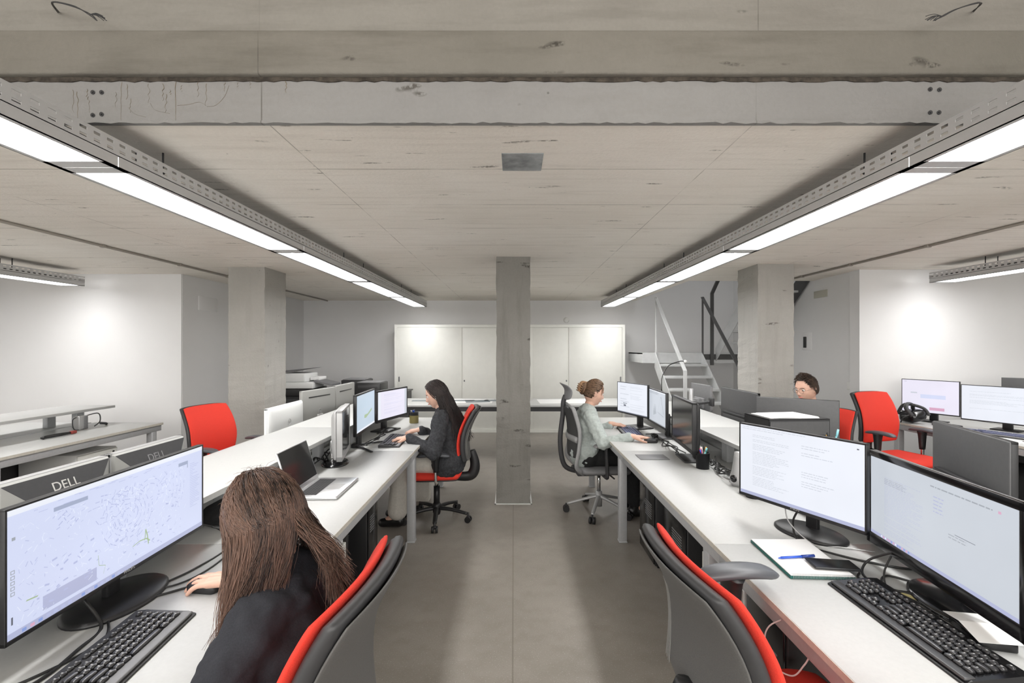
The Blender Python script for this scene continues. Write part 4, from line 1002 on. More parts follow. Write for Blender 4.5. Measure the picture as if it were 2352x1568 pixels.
pen_cup((1.225, 2.98-.03, DZ), 'black mesh cup on the right desk row with many coloured pens', ['pen_red', 'pen_blue', 'pen_green', 'paper', 'pen_cyan', 'black_plastic', 'pen_red', 'pen_yellow', 'paper', 'pen_blue'], seed=3, pens=10)
pen_cup((-1.03, 4.70, DZ), 'olive pen cup beside the lilac screen with a few dark pens', ['pen_blue', 'dark_grey', 'aluminium', 'dark_grey'], 'dark_grey', .045, .11, 'olive_label', 6, 5)
pen_cup((1.60, 2.28, SZ), 'small cup on the right shelf behind the white-document screen with brushes', ['black_plastic', 'pen_yellow', 'pen_cyan', 'black_plastic', 'paper'], 'mid_grey', .038, .09, None, 8, 7, .235)
pc = thing('pencil_tin', 'dark printed tin under the lower left corner of the white-document screen', 'tin', (1.26, 2.385, DZ))
MB().lathe((0, 0, 0), [(0, 0), (.040, 0), (.040, .085), (.038, .085), (.038, .01), (0, .01)], 28).build('tin', 'mesh_cup', pc)
MB().lathe((0, 0, 0), [(.0405, .01), (.0405, .078)], 28).build('sleeve', mat('tin_print', (.10, .085, .05), .45, grain=.8, gscale=60), pc)
for i, (x, y, r, lab) in enumerate(((1.275, 2.58, .045, 'larger silver egg-shaped speaker behind the lower left of the white-document screen'), (1.235, 2.44, .026, 'small clear glass ball next to the dark tin'))):
    s = thing('desk_speaker' if i == 0 else 'glass_ball', lab, 'speaker' if i == 0 else 'ornament', (x, y, DZ))
    if i == 0:
        MB().lathe((0, 0, 0), [(0, 0), (.035, 0), (.045, .02), (.046, .05), (.036, .085), (.026, .16), (.022, .19), (0, .195)], 28).build('body', 'silver_plastic', s); MB().sph((-.032, -.015, .045), (.022, .022, .022), 10).build('driver', 'black_gloss', s)
    else: MB().sph((0, 0, r), r, 14).build('ball', mat('ball_glass', (.55, .53, .5), .08, metal=.6), s)
# spiral notebook with pen and phone
nbk = thing('notebook', 'open spiral notebook with white pages and teal cover on the near right desk', 'notebook', (1.055, 1.685, DZ), math.radians(-3))
MB().box((0, 0, .005), (.215, .29, .010), .001).build('cover', 'teal_card', nbk)
pg = MB(); n = 12; vs = []; fs = []
for i in range(n+1):
    for j in range(n+1):
        a, b = i/n-.5, j/n-.5; vs.append((a*.21, b*.285, .0132+.0085*max(0, (b+.25))**1.3*(.5+a*.7)+.003*math.sin(b*6)*a))
for i in range(n):
    for j in range(n): k = i*(n+1)+j; fs.append([k, k+n+1, k+n+2, k+1])
pg.raw(vs, fs, True); pg.box((0, 0, .0125), (.211, .287, .003)); pg.build('pages', 'paper', nbk)
sp = MB()
for i in range(42): 
    x = -.1+i*.0049; sp.tube([(x, -.137, .014), (x, -.147, .017), (x, -.152, .008), (x, -.146, .001)], .0006, n=4, sub=2)
sp.build('spiral', 'silver_plastic', nbk)
pn = thing('ballpoint_pen', 'blue pen lying on the open notebook', 'pen', (1.035, 1.665, DZ+.0195), math.radians(5)); MB().cyl((-.06, 0, 0), (.025, 0, .001), .0042, 10).cone((-.072, 0, -.001), (-.06, 0, 0), .001, .004, 10).build('barrel', 'pen_blue', pn); MB().cyl((.02, 0, .001), (.068, 0, .002), .0055, 10).build('cap', mat('pen_navy', (.02, .05, .25), .3), pn)
ph = thing('smartphone', 'black smartphone lying on the open notebook', 'phone', (1.125, 1.605, DZ+.0165), math.radians(-8)); MB().box((0, 0, .004), (.150, .075, .008), .004, 3).build('case', 'black_plastic', ph); MB().box((0, 0, .0081), (.142, .068, .0006)).build('glass', 'black_gloss', ph)
tag(MB().box((0, 0, .002), (.205, .145, .004), .0015).build('grey_folder', mat('folder_grey', (.16, .16, .165), .55), loc=(.985, 3.24, DZ)), 'flat dark grey folder on the desk next to the switched-off right monitor', 'folder')
# card, scissors and note at the large right screen
ch = thing('card_holder', 'black tray with white cards below the large right screen', 'card holder', (1.27, 1.235, DZ), math.radians(-15)); MB().box((0, 0, .012), (.085, .12, .024), .004).build('tray', 'black_gloss', ch)
o = MB().raw([(-.05, -.075, 0), (.045, -.07, .004), (.05, 0, .016), (.045, .075, .002), (-.05, .07, 0), (-.052, 0, .013)], [[0, 1, 2, 5], [5, 2, 3, 4]]); o = o.build('folded_card', 'paper'); o.location = (1.27, 1.235, DZ+.026); o.rotation_euler.z = math.radians(-15)
sol = o.modifiers.new('thickness', 'SOLIDIFY'); sol.thickness = .001; tag(o, 'folded white card on the black tray below the large right screen', 'card')
sci = thing('scissors', 'small steel scissors beside the folded white card', 'scissors', (1.275, 1.345, DZ+.004), .6)
MB().box((.03, .004, 0), (.08, .008, .002), M=Matrix.Rotation(.12, 4, 'Z')).box((.03, -.004, 0), (.08, .008, .002), M=Matrix.Rotation(-.12, 4, 'Z')).build('blades', 'chrome', sci)
for s in (-1, 1): MB().tube([(-.03+.018*math.cos(a), s*.016+.012*math.sin(a), 0) for a in [i*2*PI/12 for i in range(13)]], .0028, n=6, smooth_path=False).build('handle', 'dark_grey', sci)
tag(MB().box((0, 0, .001), (.06, .045, .0018)).build('sticky_note', 'note_yellow', loc=(1.235, 1.43, DZ+.0018)), 'yellow note slip on the desk between the glossy keyboard and the large screen', 'note')

# box file on the right shelf
bx = thing('letter_tray', 'black desktop letter box with papers on top, on the right shelf', 'letter tray', (1.66, 2.78, SZ), math.radians(4))
MB().b2(-.185, .185, -.125, -.120, 0, .185).b2(-.185, -.180, -.125, .125, 0, .185).b2(.180, .185, -.125, .125, 0, .185).b2(-.185, .185, .12, .125, 0, .185).b2(-.185, .185, -.125, .125, .178, .185).b2(-.185, .185, -.125, .125, 0, .006).build('box', 'dark_grey', bx)
MB().b2(-.18, .18, -.1275, -.125, .006, .085).b2(-.18, .18, -.1275, -.125, .092, .170).build('drawer_front', 'back_grey', bx)
for i in range(3):
    o = MB().box((0, 0, .0012), (.30-.02*i, .20, .0024)).build('paper_sheet', 'paper'); o.location = (1.655+.006*i, 2.785, SZ+.185+.0024*i); o.rotation_euler.z = .05+.05*i; tag(o, 'white paper sheets on top of the black letter box', 'paper', 'white paper sheets on the letter box')

# far left: strip, connector box
ps = thing('power_cable_coil', 'dark folded cable with reddish plug on the far left desk', 'cable', (-3.98, 3.98, DZ), 0)
MB().tube([(-.02, -.13, .012), (.02, 0, .014), (-.01, .12, .012), (.015, .02, .022), (-.015, -.10, .02), (.01, -.14, .012)], .010, n=7).build('cord', 'cable_black', ps); MB().box((0, .13, .015), (.03, .05, .026), .006).build('plug', 'brick_red', ps)
cb = thing('power_socket_post', 'silver socket box with cables on the far left desk under the shelf', 'socket', (-4.12, 4.33, DZ), 0)
MB().box((0, 0, .065), (.06, .09, .13), .006).build('housing', 'silver_plastic', cb); MB().box((.031, .02, .065), (.004, .04, .12), .002).build('front', 'mid_grey', cb)
MB().tube([(0, -.04, .12), (.02, -.10, .10), (.02, -.08, .01), (.03, .02, .008)], .004).tube([(0, .04, .12), (.02, .16, .13), (.02, .18, .05), (.02, .12, .01)], .005).tube([(.02, .18, .03), (.04, .22, .02), (.02, .25, .01)], .012).build('cord', 'dark_grey', cb)

# cables on the desks
def cable(pts, r, label, m='cable_black', grp=None): return tag(MB().tube(pts, r, n=7, sub=8).build('cable', m), label, 'cable', grp)
z = DZ+.004
cable([(-1.25, 1.78, .84), (-1.20, 1.86, .78), (-1.12, 1.78, z), (-1.13, 1.60, z), (-1.17, 1.48, z), (-1.15, 1.42, z), (-1.05, 1.50, z), (-.98, 1.58, z), (-.965, 1.545, z), (-.962, 1.53, z+.004)], .0035, 'black mouse cable curling beside the big map screen')
cable([(-1.40, 1.42, z), (-1.22, 1.45, z), (-1.10, 1.52, z), (-1.08, 1.70, z), (-1.13, 1.85, z+.02), (-1.22, 1.84, .80)], .003, 'thin black cable behind the hand on the mouse')
cable([(-1.24, 1.30, .82), (-1.16, 1.28, z), (-1.13, 1.18, z), (-1.12, 1.05, z), (-1.20, .92, z), (-1.30, .85, z)], .0045, 'black cable running under the left end of the big map screen, near one', grp='cables under the map screen')
cable([(-1.20, 1.34, z), (-1.10, 1.22, z), (-1.14, 1.08, z), (-1.22, 1.0, z), (-1.35, .95, z)], .0035, 'thin black cable under the left end of the big map screen, far one', grp='cables under the map screen')
cable([(1.20, 1.92, .84), (1.165, 1.90, .79), (1.15, 1.82, z), (1.24, 1.70, z), (1.36, 1.62, z), (1.45, 1.6, z)], .004, 'black cable hanging below the white-document screen')
cable([(1.15, 1.93, .85), (1.14, 1.88, .80), (1.19, 1.80, z), (1.28, 1.78, z), (1.38, 1.74, z)], .0025, 'thin grey cable below the white-document screen', 'silver_plastic')
cable([(1.30, 1.55, .83), (1.25, 1.60, .78), (1.21, 1.58, z), (1.20, 1.50, z), (1.26, 1.44, z), (1.30, 1.38, z)], .004, 'black cable looping under the left edge of the large right screen')
cable([(1.20, 1.58, z), (1.17, 1.54, z), (1.20, 1.48, z), (1.30, 1.45, z), (1.34, 1.50, z), (1.28, 1.56, z), (1.22, 1.50, z), (1.24, 1.40, z), (1.28, 1.34, z)], .0035, 'tangled black cable between keyboard and large right screen')
cable([(1.26, 1.52, .83), (1.22, 1.50, .78), (1.205, 1.46, z), (1.19, 1.36, z), (1.22, 1.28, z)], .003, 'thin black cable behind the glossy keyboard')
for k in range(5):
    rr = random.Random(20+k); P = [(1.30+rr.uniform(-.05, .06), 2.45+i*.09+rr.uniform(-.02, .02), DZ+.012+rr.uniform(0, .05)*(i % 2)) for i in range(8)]
    cable(P, .0045, 'tangled black cable lying under the right shelf behind the pen cup', grp='black cable tangle under the right shelf')
for k in range(3):
    rr = random.Random(40+k); P = [(-1.30+rr.uniform(-.04, .04), 2.9+i*.11+rr.uniform(-.02, .02), DZ+.01+rr.uniform(0, .06)*(i % 2)) for i in range(6)]
    cable(P, .0045, 'tangled black cable under the left shelf behind the edge-on monitor', grp='black cable tangle under the left shelf')
for k in range(4):
    rr = random.Random(60+k); P = [(1.22+rr.uniform(-.06, .05), 3.35+i*.12+rr.uniform(-.02, .02), DZ+.008+rr.uniform(0, .03)*(i % 2)) for i in range(7)]
    cable(P, .004, 'black cable lying at the monitors of the woman in the grey sweater', grp='black cables at the three right monitors')
for k in range(3):
    rr = random.Random(80+k); P = [(-1.18+rr.uniform(-.05, .08), 3.6+i*.12+rr.uniform(-.02, .02), DZ+.008+rr.uniform(0, .05)*(i % 2)) for i in range(7)]
    cable(P, .004, 'black cable lying at the two lit left monitors', grp='black cables at the two left monitors')
cable([(.84, 1.38, .71), (.80, 1.42, .66), (.795, 1.44, .60), (.80, 1.40, .55), (.82, 1.34, .56), (.83, 1.30, .62), (.835, 1.28, .66), (.84, 1.25, .69)], .0022, 'thin white cable loop hanging from the edge of the near right desk', 'cable_white')
cable([(-.93, 1.70, z-.002), (-.95, 1.66, z), (-1.0, 1.70, z), (-1.04, 1.66, z), (-.98, 1.62, z+.004), (-.92, 1.65, z), (-1.02, 1.74, z)], .0016, 'thin white earphone cable crumpled on the desk beside the hand', 'cable_white')
bl = thing('desk_bag', 'black pouch with a fluffy grey trinket under the left shelf', 'pouch', (-1.30, 2.06, DZ)); MB().pillow(lambda a, b, q: Vector((a*.06, b*.11, .05+q)), .10, 12, 12, .15, 3).build('pouch', 'black_cloth', bl)
MB().sph((.045, .03, .085), (.025, .035, .02), 8).build('trinket', 'beige_card', bl)
tag(MB().pillow(lambda a, b, q: Vector((a*.05, b*.08, .025+q)), .05, 12, 12, .15, 3).build('cable_adapter', 'black_plastic', loc=(-1.33, 2.30, DZ)), 'black rounded adapter under the left shelf beyond the pouch', 'adapter')
# mouse things
def mouse(loc, rz, label):
    t = thing('computer_mouse', label, 'mouse', loc, rz)
    MB().pillow(lambda a, b, q: Vector((a*.056, b*.031, .012+max(q, -.012)*1.0)), .048, 14, 12, .18, 2.2).build('body', 'black_plastic', t); MB().cyl((.02-.045, -.003, .030), (.02-.045, .003, .030), .006, 10).build('wheel', 'dark_grey', t)
mouse((-1.0, 1.478, DZ), math.radians(-8), 'black mouse under the right hand of the foreground woman')
mouse((1.125, 3.735, DZ), math.radians(176), 'black mouse under the right hand of the woman in the grey sweater')

# printer corner at the back left
tb = thing('printer_table', 'dark low cabinet along the back left wall', 'cabinet', (-2.75, 7.2, 0)); MB().b2(-.85, 1.0, -.6, .6, .02, .78, .004).build('body', 'dark_grey', tb); MB().b2(-.87, 1.02, -.62, .62, .78, .80, .003).build('top', 'black_plastic', tb)
pr = thing('printer', 'cream and grey office printer on the dark cabinet behind the left column', 'printer', (-3.08, 6.4+.45, .80))
MB().box((-.08, 0, .055), (.5, .5, .11), .01).build('paper_drawer', 'black_plastic', pr); MB().box((-.08, 0, .16), (.5, .5, .09), .012).build('body', 'imac_white', pr)
MB().box((-.14, 0, .27), (.36, .46, .13), .02).build('scanner', 'imac_white', pr); MB().prism([(-.32, -.2, .34), (.06, -.2, .40), (.10, -.2, .41), (-.32, -.2, .37)], (0, .42, 0)).build('lid', 'mid_grey', pr)
MB().prism([(.16, -.2, .205), (.42, -.2, .15), (.42, -.2, .175), (.16, -.2, .235)], (0, .34, 0)).build('output_tray', 'mid_grey', pr)
MB().box((.12, .05, .25), (.14, .26, .05), .01).build('paper_stack', 'paper', pr)
for i, (x, y, w, h, lab) in enumerate(((-2.42, 7.05, .36, .22, 'black printer seen low behind the grey monitor backs, left'), (-2.10, 6.75, .36, .20, 'black scanner box behind the lit screens near the closet'))):
    t = thing('black_printer', lab, 'printer', (x, y, .80)); MB().box((0, 0, h/2), (w, .4, h), .01).build('body', 'black_plastic', t); MB().box((0, -.201, h*.72), (w*.8, .006, h*.22), .002).build('front_slot', 'dark_grey', t)
    MB().box((0, 0, h+.006), (w*.9, .36, .012), .003).build('lid', 'mid_grey', t)

# far right desk things
vr = thing('headset', 'black headset with straps hanging over the corner of the far right desk', 'headset', (4.10, 4.70, DZ))
MB().pillow(lambda a, b, q: Vector((a*.09+.02, b*.10, .075+q+.02*a)), .13, 14, 14, .2, 2.5).build('visor', 'black_gloss', vr)
MB().tube([(-.06, -.09, .08), (-.10, -.06, .16), (-.03, 0, .20), (.06, .05, .18), (.10, .09, .10)], .012, rx=1.6).tube([(-.06, .09, .08), (-.02, .05, .185), (.08, -.05, .16), (.1, -.1, .09)], .009, rx=1.6).tube([(-.08, -.08, .10), (-.13, -.06, .06), (-.12, -.02, .01)], .006).build('strap', 'dark_grey', vr)
for i, (x, y, w, d, h, m, lab) in enumerate(((4.22, 4.52, .05, .10, .035, 'mid_grey', 'small grey device below the web page screen on the far right desk'), (4.27, 4.40, .05, .10, .03, 'black_plastic', 'small black device below the web page screen on the far right desk'), (4.15, 3.80, .16, .20, .003, 'paper', 'white paper sheet on the far right desk next to the keyboard'), (4.30, 3.62, .2, .28, .008, 'mid_grey', 'grey folder on the far right desk'))):
    tag(MB().box((0, 0, h/2), (w, d, h), min(.004, h/3)).build('desk_device' if h > .01 else 'paper_sheet' if m == 'paper' else 'folder', m, loc=(x, y, DZ)), lab, 'device' if h > .01 else 'paper' if m == 'paper' else 'folder')
# monitor arm with camera on the right row
ma = thing('monitor_mount', 'silver post mount with small clamp behind the right monitors', 'monitor mount', (1.80, 4.62, DZ)); MB().box((0, 0, .01), (.10, .10, .02), .004).cyl((0, 0, 0), (0, 0, .36), .020, 16).build('post', 'silver_plastic', ma); MB().tube([(0, 0, .22), (.08, -.05, .22), (.14, -.12, .24)], .014).box((.15, -.13, .24), (.03, .08, .08), .006).build('arm', 'dark_grey', ma)
monitor((1.98, 5.02), (2.02, 4.62), .86, 1.13, 'small monitor seen edge-on beside the silver arm at the foot of the stairs', (4, 4.7), 'screen_off', None, 'rect', 'flat', .012, 'mid_grey', back_col='mid_grey')

# ---------------------------------------------------------------- people
def ik(S, W, l1, l2, pole):
    S = Vector(S); W = Vector(W); d = W-S; L = min(d.length, (l1+l2)*.999); u = d.normalized()
    a = (l1*l1-l2*l2+L*L)/(2*L); h = math.sqrt(max(0, l1*l1-a*a)); p = Vector(pole); p = (p-u*p.dot(u)).normalized()
    return S+u*a+p*h
def hand_caps(W, F, up, thumb, curl=(12, 30, 22), spread=.5, k=1.0):
    W = Vector(W); F = Vector(F).normalized(); up = Vector(up); up = (up-F*up.dot(F)).normalized(); S = F.cross(up).normalized()*thumb   # S points to the thumb side
    caps = [(W-F*.02, W+F*.02, .024*k, .022*k)]
    offs = (.029, .010, -.010, -.028); lens = ((.040, .025, .020), (.045, .028, .021), (.041, .026, .020), (.032, .020, .018))
    for i in range(4):
        K = W+F*(.082-.006*abs(i-1))*k+S*offs[i]*k+up*(.004-.004*abs(i-1.3)); caps.append((W+S*offs[i]*.45*k+F*.01, K, .0165*k, .0125*k))
        ax = S; d = (F+S*offs[i]*spread*8).normalized(); p = K; r = .0092*k
        for j in range(3):
            d = (Matrix.Rotation(math.radians(-curl[j]-(2 if i > 1 else 0))*thumb, 3, ax) @ d).normalized() if True else d
            q = p+d*lens[i][j]*k; caps.append((p, q, r, r*.92)); p = q; r *= .92
    T0 = W+F*.022*k+S*.022*k-up*.006; T1 = T0+(F*.62+S*.72-up*.25).normalized()*.040*k; T2 = T1+(F*.88+S*.30-up*.28).normalized()*.030*k; T3 = T2+(F*.97-up*.2).normalized()*.024*k
    caps += [(W+F*.015*k, T0, .018*k, .016*k), (T0, T1, .015*k, .0115*k), (T1, T2, .011*k, .0100*k), (T2, T3, .0098*k, .0085*k)]
    return caps
def g(v, c, s): return math.exp(-((v-c)/s)**2)
def head_pt(d, k=1.0, male=False):
    x, y, z = d.x*.094, d.y*.075, d.z*.117; t = max(0, -d.z)
    y *= 1-(.24 if male else .34)*t*t
    if d.x < 0: x *= 1-.38*t*t
    else: x += .010*t*d.x
    if d.x > .55: x -= .05*(d.x-.55)**1.5*.6
    if d.x > 0:
        x += .020*g(y, 0, .0105)*g(z, -.026, .012)+.012*g(y, 0, .009)*g(z, -.004, .018)+.004*g(abs(y), .012, .006)*g(z, -.033, .006)
        x -= .009*g(abs(y), .032, .014)*g(z, .008, .011)
        x += .004*g(y, 0, .05)*g(z, .030, .008)+.006*g(y, 0, .020)*g(z, -.056, .009)-.003*g(y, 0, .02)*g(z, -.0565, .002)+.010*g(y, 0, .018)*g(z, -.096, .014)
        x -= .004*g(y, 0, .025)*g(z, -.075, .007); y += math.copysign(.003, y)*g(abs(y), .05, .015)*g(z, -.02, .02) if abs(y) > 1e-4 else 0
    return Vector((x, y, z))*k
def azel(az, el): az = math.radians(az); el = math.radians(el); return Vector((math.cos(el)*math.cos(az), math.cos(el)*math.sin(az), math.sin(el)))
def add_smooth(o, vox, it=6, fac=.5):
    r = o.modifiers.new('remesh', 'REMESH'); r.mode = 'VOXEL'; r.voxel_size = vox; r.use_smooth_shade = True
    s = o.modifiers.new('smooth', 'SMOOTH'); s.factor = fac; s.iterations = it
def in_hair(az, el, low=-30):
    a = abs(az); 
    lim = 50 if a < 40 else 50-(a-40)*1.0 if a < 80 else 10-(a-80)*1.2
    return el > max(lim, low)
class Hair:
    def __init__(s, seed): s.v = []; s.f = []; s.at = []; s.r = random.Random(seed)
    def strand(s, pts, r0, r1, val, n=3):
        k = len(s.v); m = len(pts)
        for i, p in enumerate(pts):
            d = (pts[min(i+1, m-1)]-pts[max(i-1, 0)])
            if d.length < 1e-7: d = Vector((0, 0, -1))
            d.normalize(); a = d.cross(Vector((.3, .2, 1))); a = a.normalized() if a.length > 1e-3 else Vector((1, 0, 0)); b = d.cross(a); q = r0+(r1-r0)*i/(m-1)
            for j in range(n): t = 2*PI*j/n; s.v.append(p+a*math.cos(t)*q+b*math.sin(t)*q); s.at.append(val)
        for i in range(m-1):
            for j in range(n): jj = (j+1) % n; s.f.append([k+i*n+j, k+i*n+jj, k+(i+1)*n+jj, k+(i+1)*n+j])
    def cap(s, k=1.05, low=-40, scale=1.0):
        N, Mm = 48, 30; idx = {}
        for i in range(N+1):
            for j in range(Mm+1):
                az = -180+360*i/N; el = -50+140*j/Mm; p = head_pt(azel(az, el), scale)*k; idx[i, j] = len(s.v); s.v.append(p); s.at.append(.05)
        for i in range(N):
            for j in range(Mm):
                if in_hair(-180+360*(i+.5)/N, -50+140*(j+.5)/Mm, low): s.f.append([idx[i, j], idx[i+1, j], idx[i+1, j+1], idx[i, j+1]])
    def build(s, m, parent, M, name='hair'):
        mb = MB(); mb.raw(s.v, s.f, True, M); mb.at = s.at
        me = bpy.data.meshes.new(name); me.from_pydata(mb.v, [], mb.f); me.polygons.foreach_set('use_smooth', mb.sm)
        me.attributes.new('strand', 'FLOAT', 'POINT').data.foreach_set('value', s.at); me.materials.append(MATS[m]); me.update()
        o = bpy.data.objects.new(name, me); C.objects.link(o); o.parent = parent; return o
def long_hair(h, n, left, right, kk=1.10, r=.0016, seglen=10, part=0, wave=1.0, fmin=58):
    """left/right: lists of (target, radius, weight)"""
    R = h.r; c = 0; CL = [(R.uniform(0, 2*PI), math.sqrt(R.random()), R.random(), R.uniform(0, 6)) for _ in range(64)]
    while c < n:
        az = R.uniform(-180, 180); el = math.degrees(math.asin(R.uniform(-.35, 1)))
        if not in_hair(az, el, -22): continue
        c += 1; side = 1 if math.sin(math.radians(az))*math.cos(math.radians(el)) > part else -1
        tg = left if side > 0 else right; w = R.random()*sum(t[2] for t in tg)
        a = abs(az)
        # front roots prefer the first target, back roots the last
        q = (a/180+R.uniform(-.22, .22)); k = 0; acc = 0; tot = sum(t[2] for t in tg)
        for k, t in enumerate(tg):
            acc += t[2]/tot
            if q < acc: break
        T, rad, _ = tg[k]
        ae = side*(fmin+min(1, a/180)*(179-fmin)+R.uniform(-9, 9)); ee = R.uniform(-22, -2)
        d0 = azel(az, el); d1 = azel(ae, ee); pts = []; lift = kk+R.uniform(-.035, .03)
        m = 7
        for i in range(m):
            t = i/(m-1); e = t*t*(3-2*t); d = (d0*(1-e)+d1*e)
            # roots first rise to the side
            d.normalize(); pts.append(head_pt_s(d)*(1.03+(lift-1.03)*min(1, t*2+.3)))
        S = pts[-1]; ci = int((az+180)/360*31.9)*2+(1 if el > 35 else 0); ang, rr, cv, ph = CL[ci]; rr *= rad
        E = Vector(T)+Vector((math.cos(ang)*rr+R.gauss(0, .008), math.sin(ang)*rr+R.gauss(0, .008), R.uniform(-.05, .07))); wv = R.uniform(.002, .005)*wave
        for i in range(1, seglen+1):
            t = i/seglen; e = t**1.35; p = Vector((S.x+(E.x-S.x)*e, S.y+(E.y-S.y)*e, S.z+(E.z-S.z)*t))
            bul = math.sin(t*PI)*.012; p.x += math.sin(t*8*wave**.3+ph)*wv*(.4+t)+(S.x/(.1))*bul*.6; p.y += math.cos(t*7*wave**.3+ph)*wv*(.4+t)+(S.y/.1)*bul*.6; pts.append(p)
        v = min(1, max(0, cv*.65+R.random()*.45)); h.strand(pts, r*R.uniform(.7, 1.3), r*.25, v)
def head_pt_s(d):
    return Vector((d.x*.096, d.y*.079, d.z*.118*(1 if d.z > 0 else .9)))

def person(label, loc, yaw, wrists, hand_dirs, head_yaw=0, head_pitch=15, lean=.0, top='navy_wool', legs='black_cloth', hair=None, male=False, neck_h=0, cuff=.93, curls=((14, 28, 20),)*2, vox=.004, feet=.44, shoe='leather', scale=1.0, headup=0, sleeve=1.0, hem=0, wscale=.09, torso_r=1.0, twist=0, wrinkle=.008, collar=.0):
    t = thing('person', label, 'person', loc, yaw); inv = (Matrix.Translation(Vector(loc)) @ Matrix.Rotation(yaw, 4, 'Z')).inverted()
    k = scale; sh_w = .175 if male else .152; zs = .945+headup; cx = .02+lean
    P = Vector((0, 0, .545)); CH = Vector((.015+lean*.6, 0, .82+headup*.6)); NB = Vector((cx, 0, zs+.01)); HC = Vector((cx+.055, 0, zs+.175))
    torso = [((0, -.07, .545), (0, .07, .545), .115*torso_r, .115*torso_r), ((0, -.06, .56), (.01+lean*.3, -.05, .70), .112*torso_r, .098*torso_r), ((0, .06, .56), (.01+lean*.3, .05, .70), .112*torso_r, .098*torso_r),
             ((.01+lean*.3, -.05, .70), (CH.x, -.065, CH.z), .098*torso_r, .105*torso_r), ((.01+lean*.3, .05, .70), (CH.x, .065, CH.z), .098*torso_r, .105*torso_r),
             ((CH.x, -.065, CH.z), (cx-.01, -.06, zs-.03), .105*torso_r, .072), ((CH.x, .065, CH.z), (cx-.01, .06, zs-.03), .105*torso_r, .072),
             ((cx-.005, -sh_w+.03, zs-.012), (cx-.005, 0, zs+.012), .056, .062), ((cx-.005, sh_w-.03, zs-.012), (cx-.005, 0, zs+.012), .056, .062)]
    neck = [((cx-.005, 0, zs), (cx+.030, 0, zs+.11), .056 if male else .050, .052 if male else .045)]
    body = list(torso)+list(neck); sleeves = []
    out = {}
    for i, s in enumerate((1, -1)):     # left, right
        S = Vector((cx-.005, s*sh_w, zs-.018)); W = inv @ Vector(wrists[i]); E = ik(S, W, .285, .255, (-.25, s*.55, -1.0))
        body += [(S, E, .050, .040), (E, W, .038, .025)]; Wc = E+(W-E)*cuff
        sleeves += [(S+Vector((0, 0, -.002)), E, .060*sleeve, .050*sleeve), (E, Wc, .049*sleeve, .035*sleeve)]
        F = (inv.to_3x3() @ Vector(hand_dirs[i])); 
        body += hand_caps(W, F, (0, 0, 1), -s if True else s, curls[i]); out[s] = (S, E, W)
    lg = []
    for s in (1, -1):
        H = (.02, s*.085, .52); K = (feet-.03, s*.11, .535); A = (feet, s*.11, .10)
        body += [(H, K, .085, .060), (K, A, .058, .040), (A, (feet+.10, s*.11, .045), .038, .028)]; lg += [(Vector(H)+Vector((.03, 0, 0)), K, .092, .072), (K, (feet, s*.11, .14), .072, .062 if legs != 'cream_cloth' else .085)]
    MH = Matrix.Translation(HC) @ Matrix.Rotation(math.radians(head_yaw), 4, 'Z') @ Matrix.Rotation(math.radians(head_pitch), 4, 'Y')
    mb = MB()
    for c in body: mb.capsule(*c)
    b = bmesh.new(); bmesh.ops.create_uvsphere(b, u_segments=72, v_segments=56, radius=1)
    for v in b.verts: v.co = head_pt(v.co.normalized(), 1.0, male)
    mb.bm(b, True, MH)
    for s in (1, -1): mb.sph((-.004, s*.074, -.004), (.017, .009, .030), 8, M=MH); mb.sph((-.010, s*.080, .008), (.014, .006, .020), 8, M=MH)
    bo = mb.build('body', 'skin', t); add_smooth(bo, vox, 4, .5)
    # clothes
    tm = MB()
    for (p, q, a, c2) in torso: tm.capsule(p, q, a+.014, c2+.014)
    for c in sleeves: tm.capsule(*c)
    if hem: hr = .150 if hem > 0 else .134; tm.capsule((.012+hem*.6, -.078, .562-hem), (.012+hem*.6, .078, .562-hem), hr, hr); tm.capsule((.0, -.05, .60), (.012, -.04, .75), .122, .112); tm.capsule((.0, .05, .60), (.012, .04, .75), .122, .112)
    if collar: tm.capsule((cx-.008, 0, zs), (cx+.012, 0, zs+collar), .066, .060)
    to = tm.build('jacket' if 'wool' in top and 'sage' not in top else 'sweater', top, t); add_smooth(to, .008, 7, .5)
    if wrinkle:
        tx = bpy.data.textures.new('wrinkle', 'CLOUDS'); tx.noise_scale = wscale; dm = to.modifiers.new('wrinkle', 'DISPLACE'); dm.texture = tx; dm.strength = wrinkle*2.4; dm.mid_level = .5; dm.texture_coords = 'LOCAL'
    lm = MB()
    for c in lg: lm.capsule(*c)
    hp = .106 if hem > 0 else .124; lm.capsule((.015, -.08, .54), (.015, .08, .54), hp, hp); lo = lm.build('trousers', legs, t); add_smooth(lo, .010, 6, .5)
    for s in (1, -1):
        sm_ = MB().capsule((feet-.02, s*.11, .050), (feet+.13, s*.11, .036), .046, .036).capsule((feet, s*.11, .12), (feet, s*.11, .05), .045, .046); so = sm_.build('shoe', shoe, t); add_smooth(so, .008, 3)
    # face details
    for s in (1, -1):
        e = MB().sph((.0665, s*.031, .008), .0125, 10, M=MH).build('eye', 'eye_white', t); MB().sph((.0745, s*.031, .006), .0062, 8, M=MH).build('iris', 'eye_dark', e)
        P0 = [(.082, s*.014, .024), (.0805, s*.028, .029), (.072, s*.046, .025)]; MB().tube(P0, .0028, n=6, M=MH, rx=.6).build('eyebrow', 'hair_short' if male else (hair or 'hair_brown'), t)
    MB().tube([(.080, -.022, -.058), (.0895, -.008, -.0555), (.091, 0, -.0565), (.0895, .008, -.0555), (.080, .022, -.058)], lambda q: .0022+.0028*math.sin(q*PI), n=8, M=MH).build('lips', 'lips', t)
    return t, MH, out

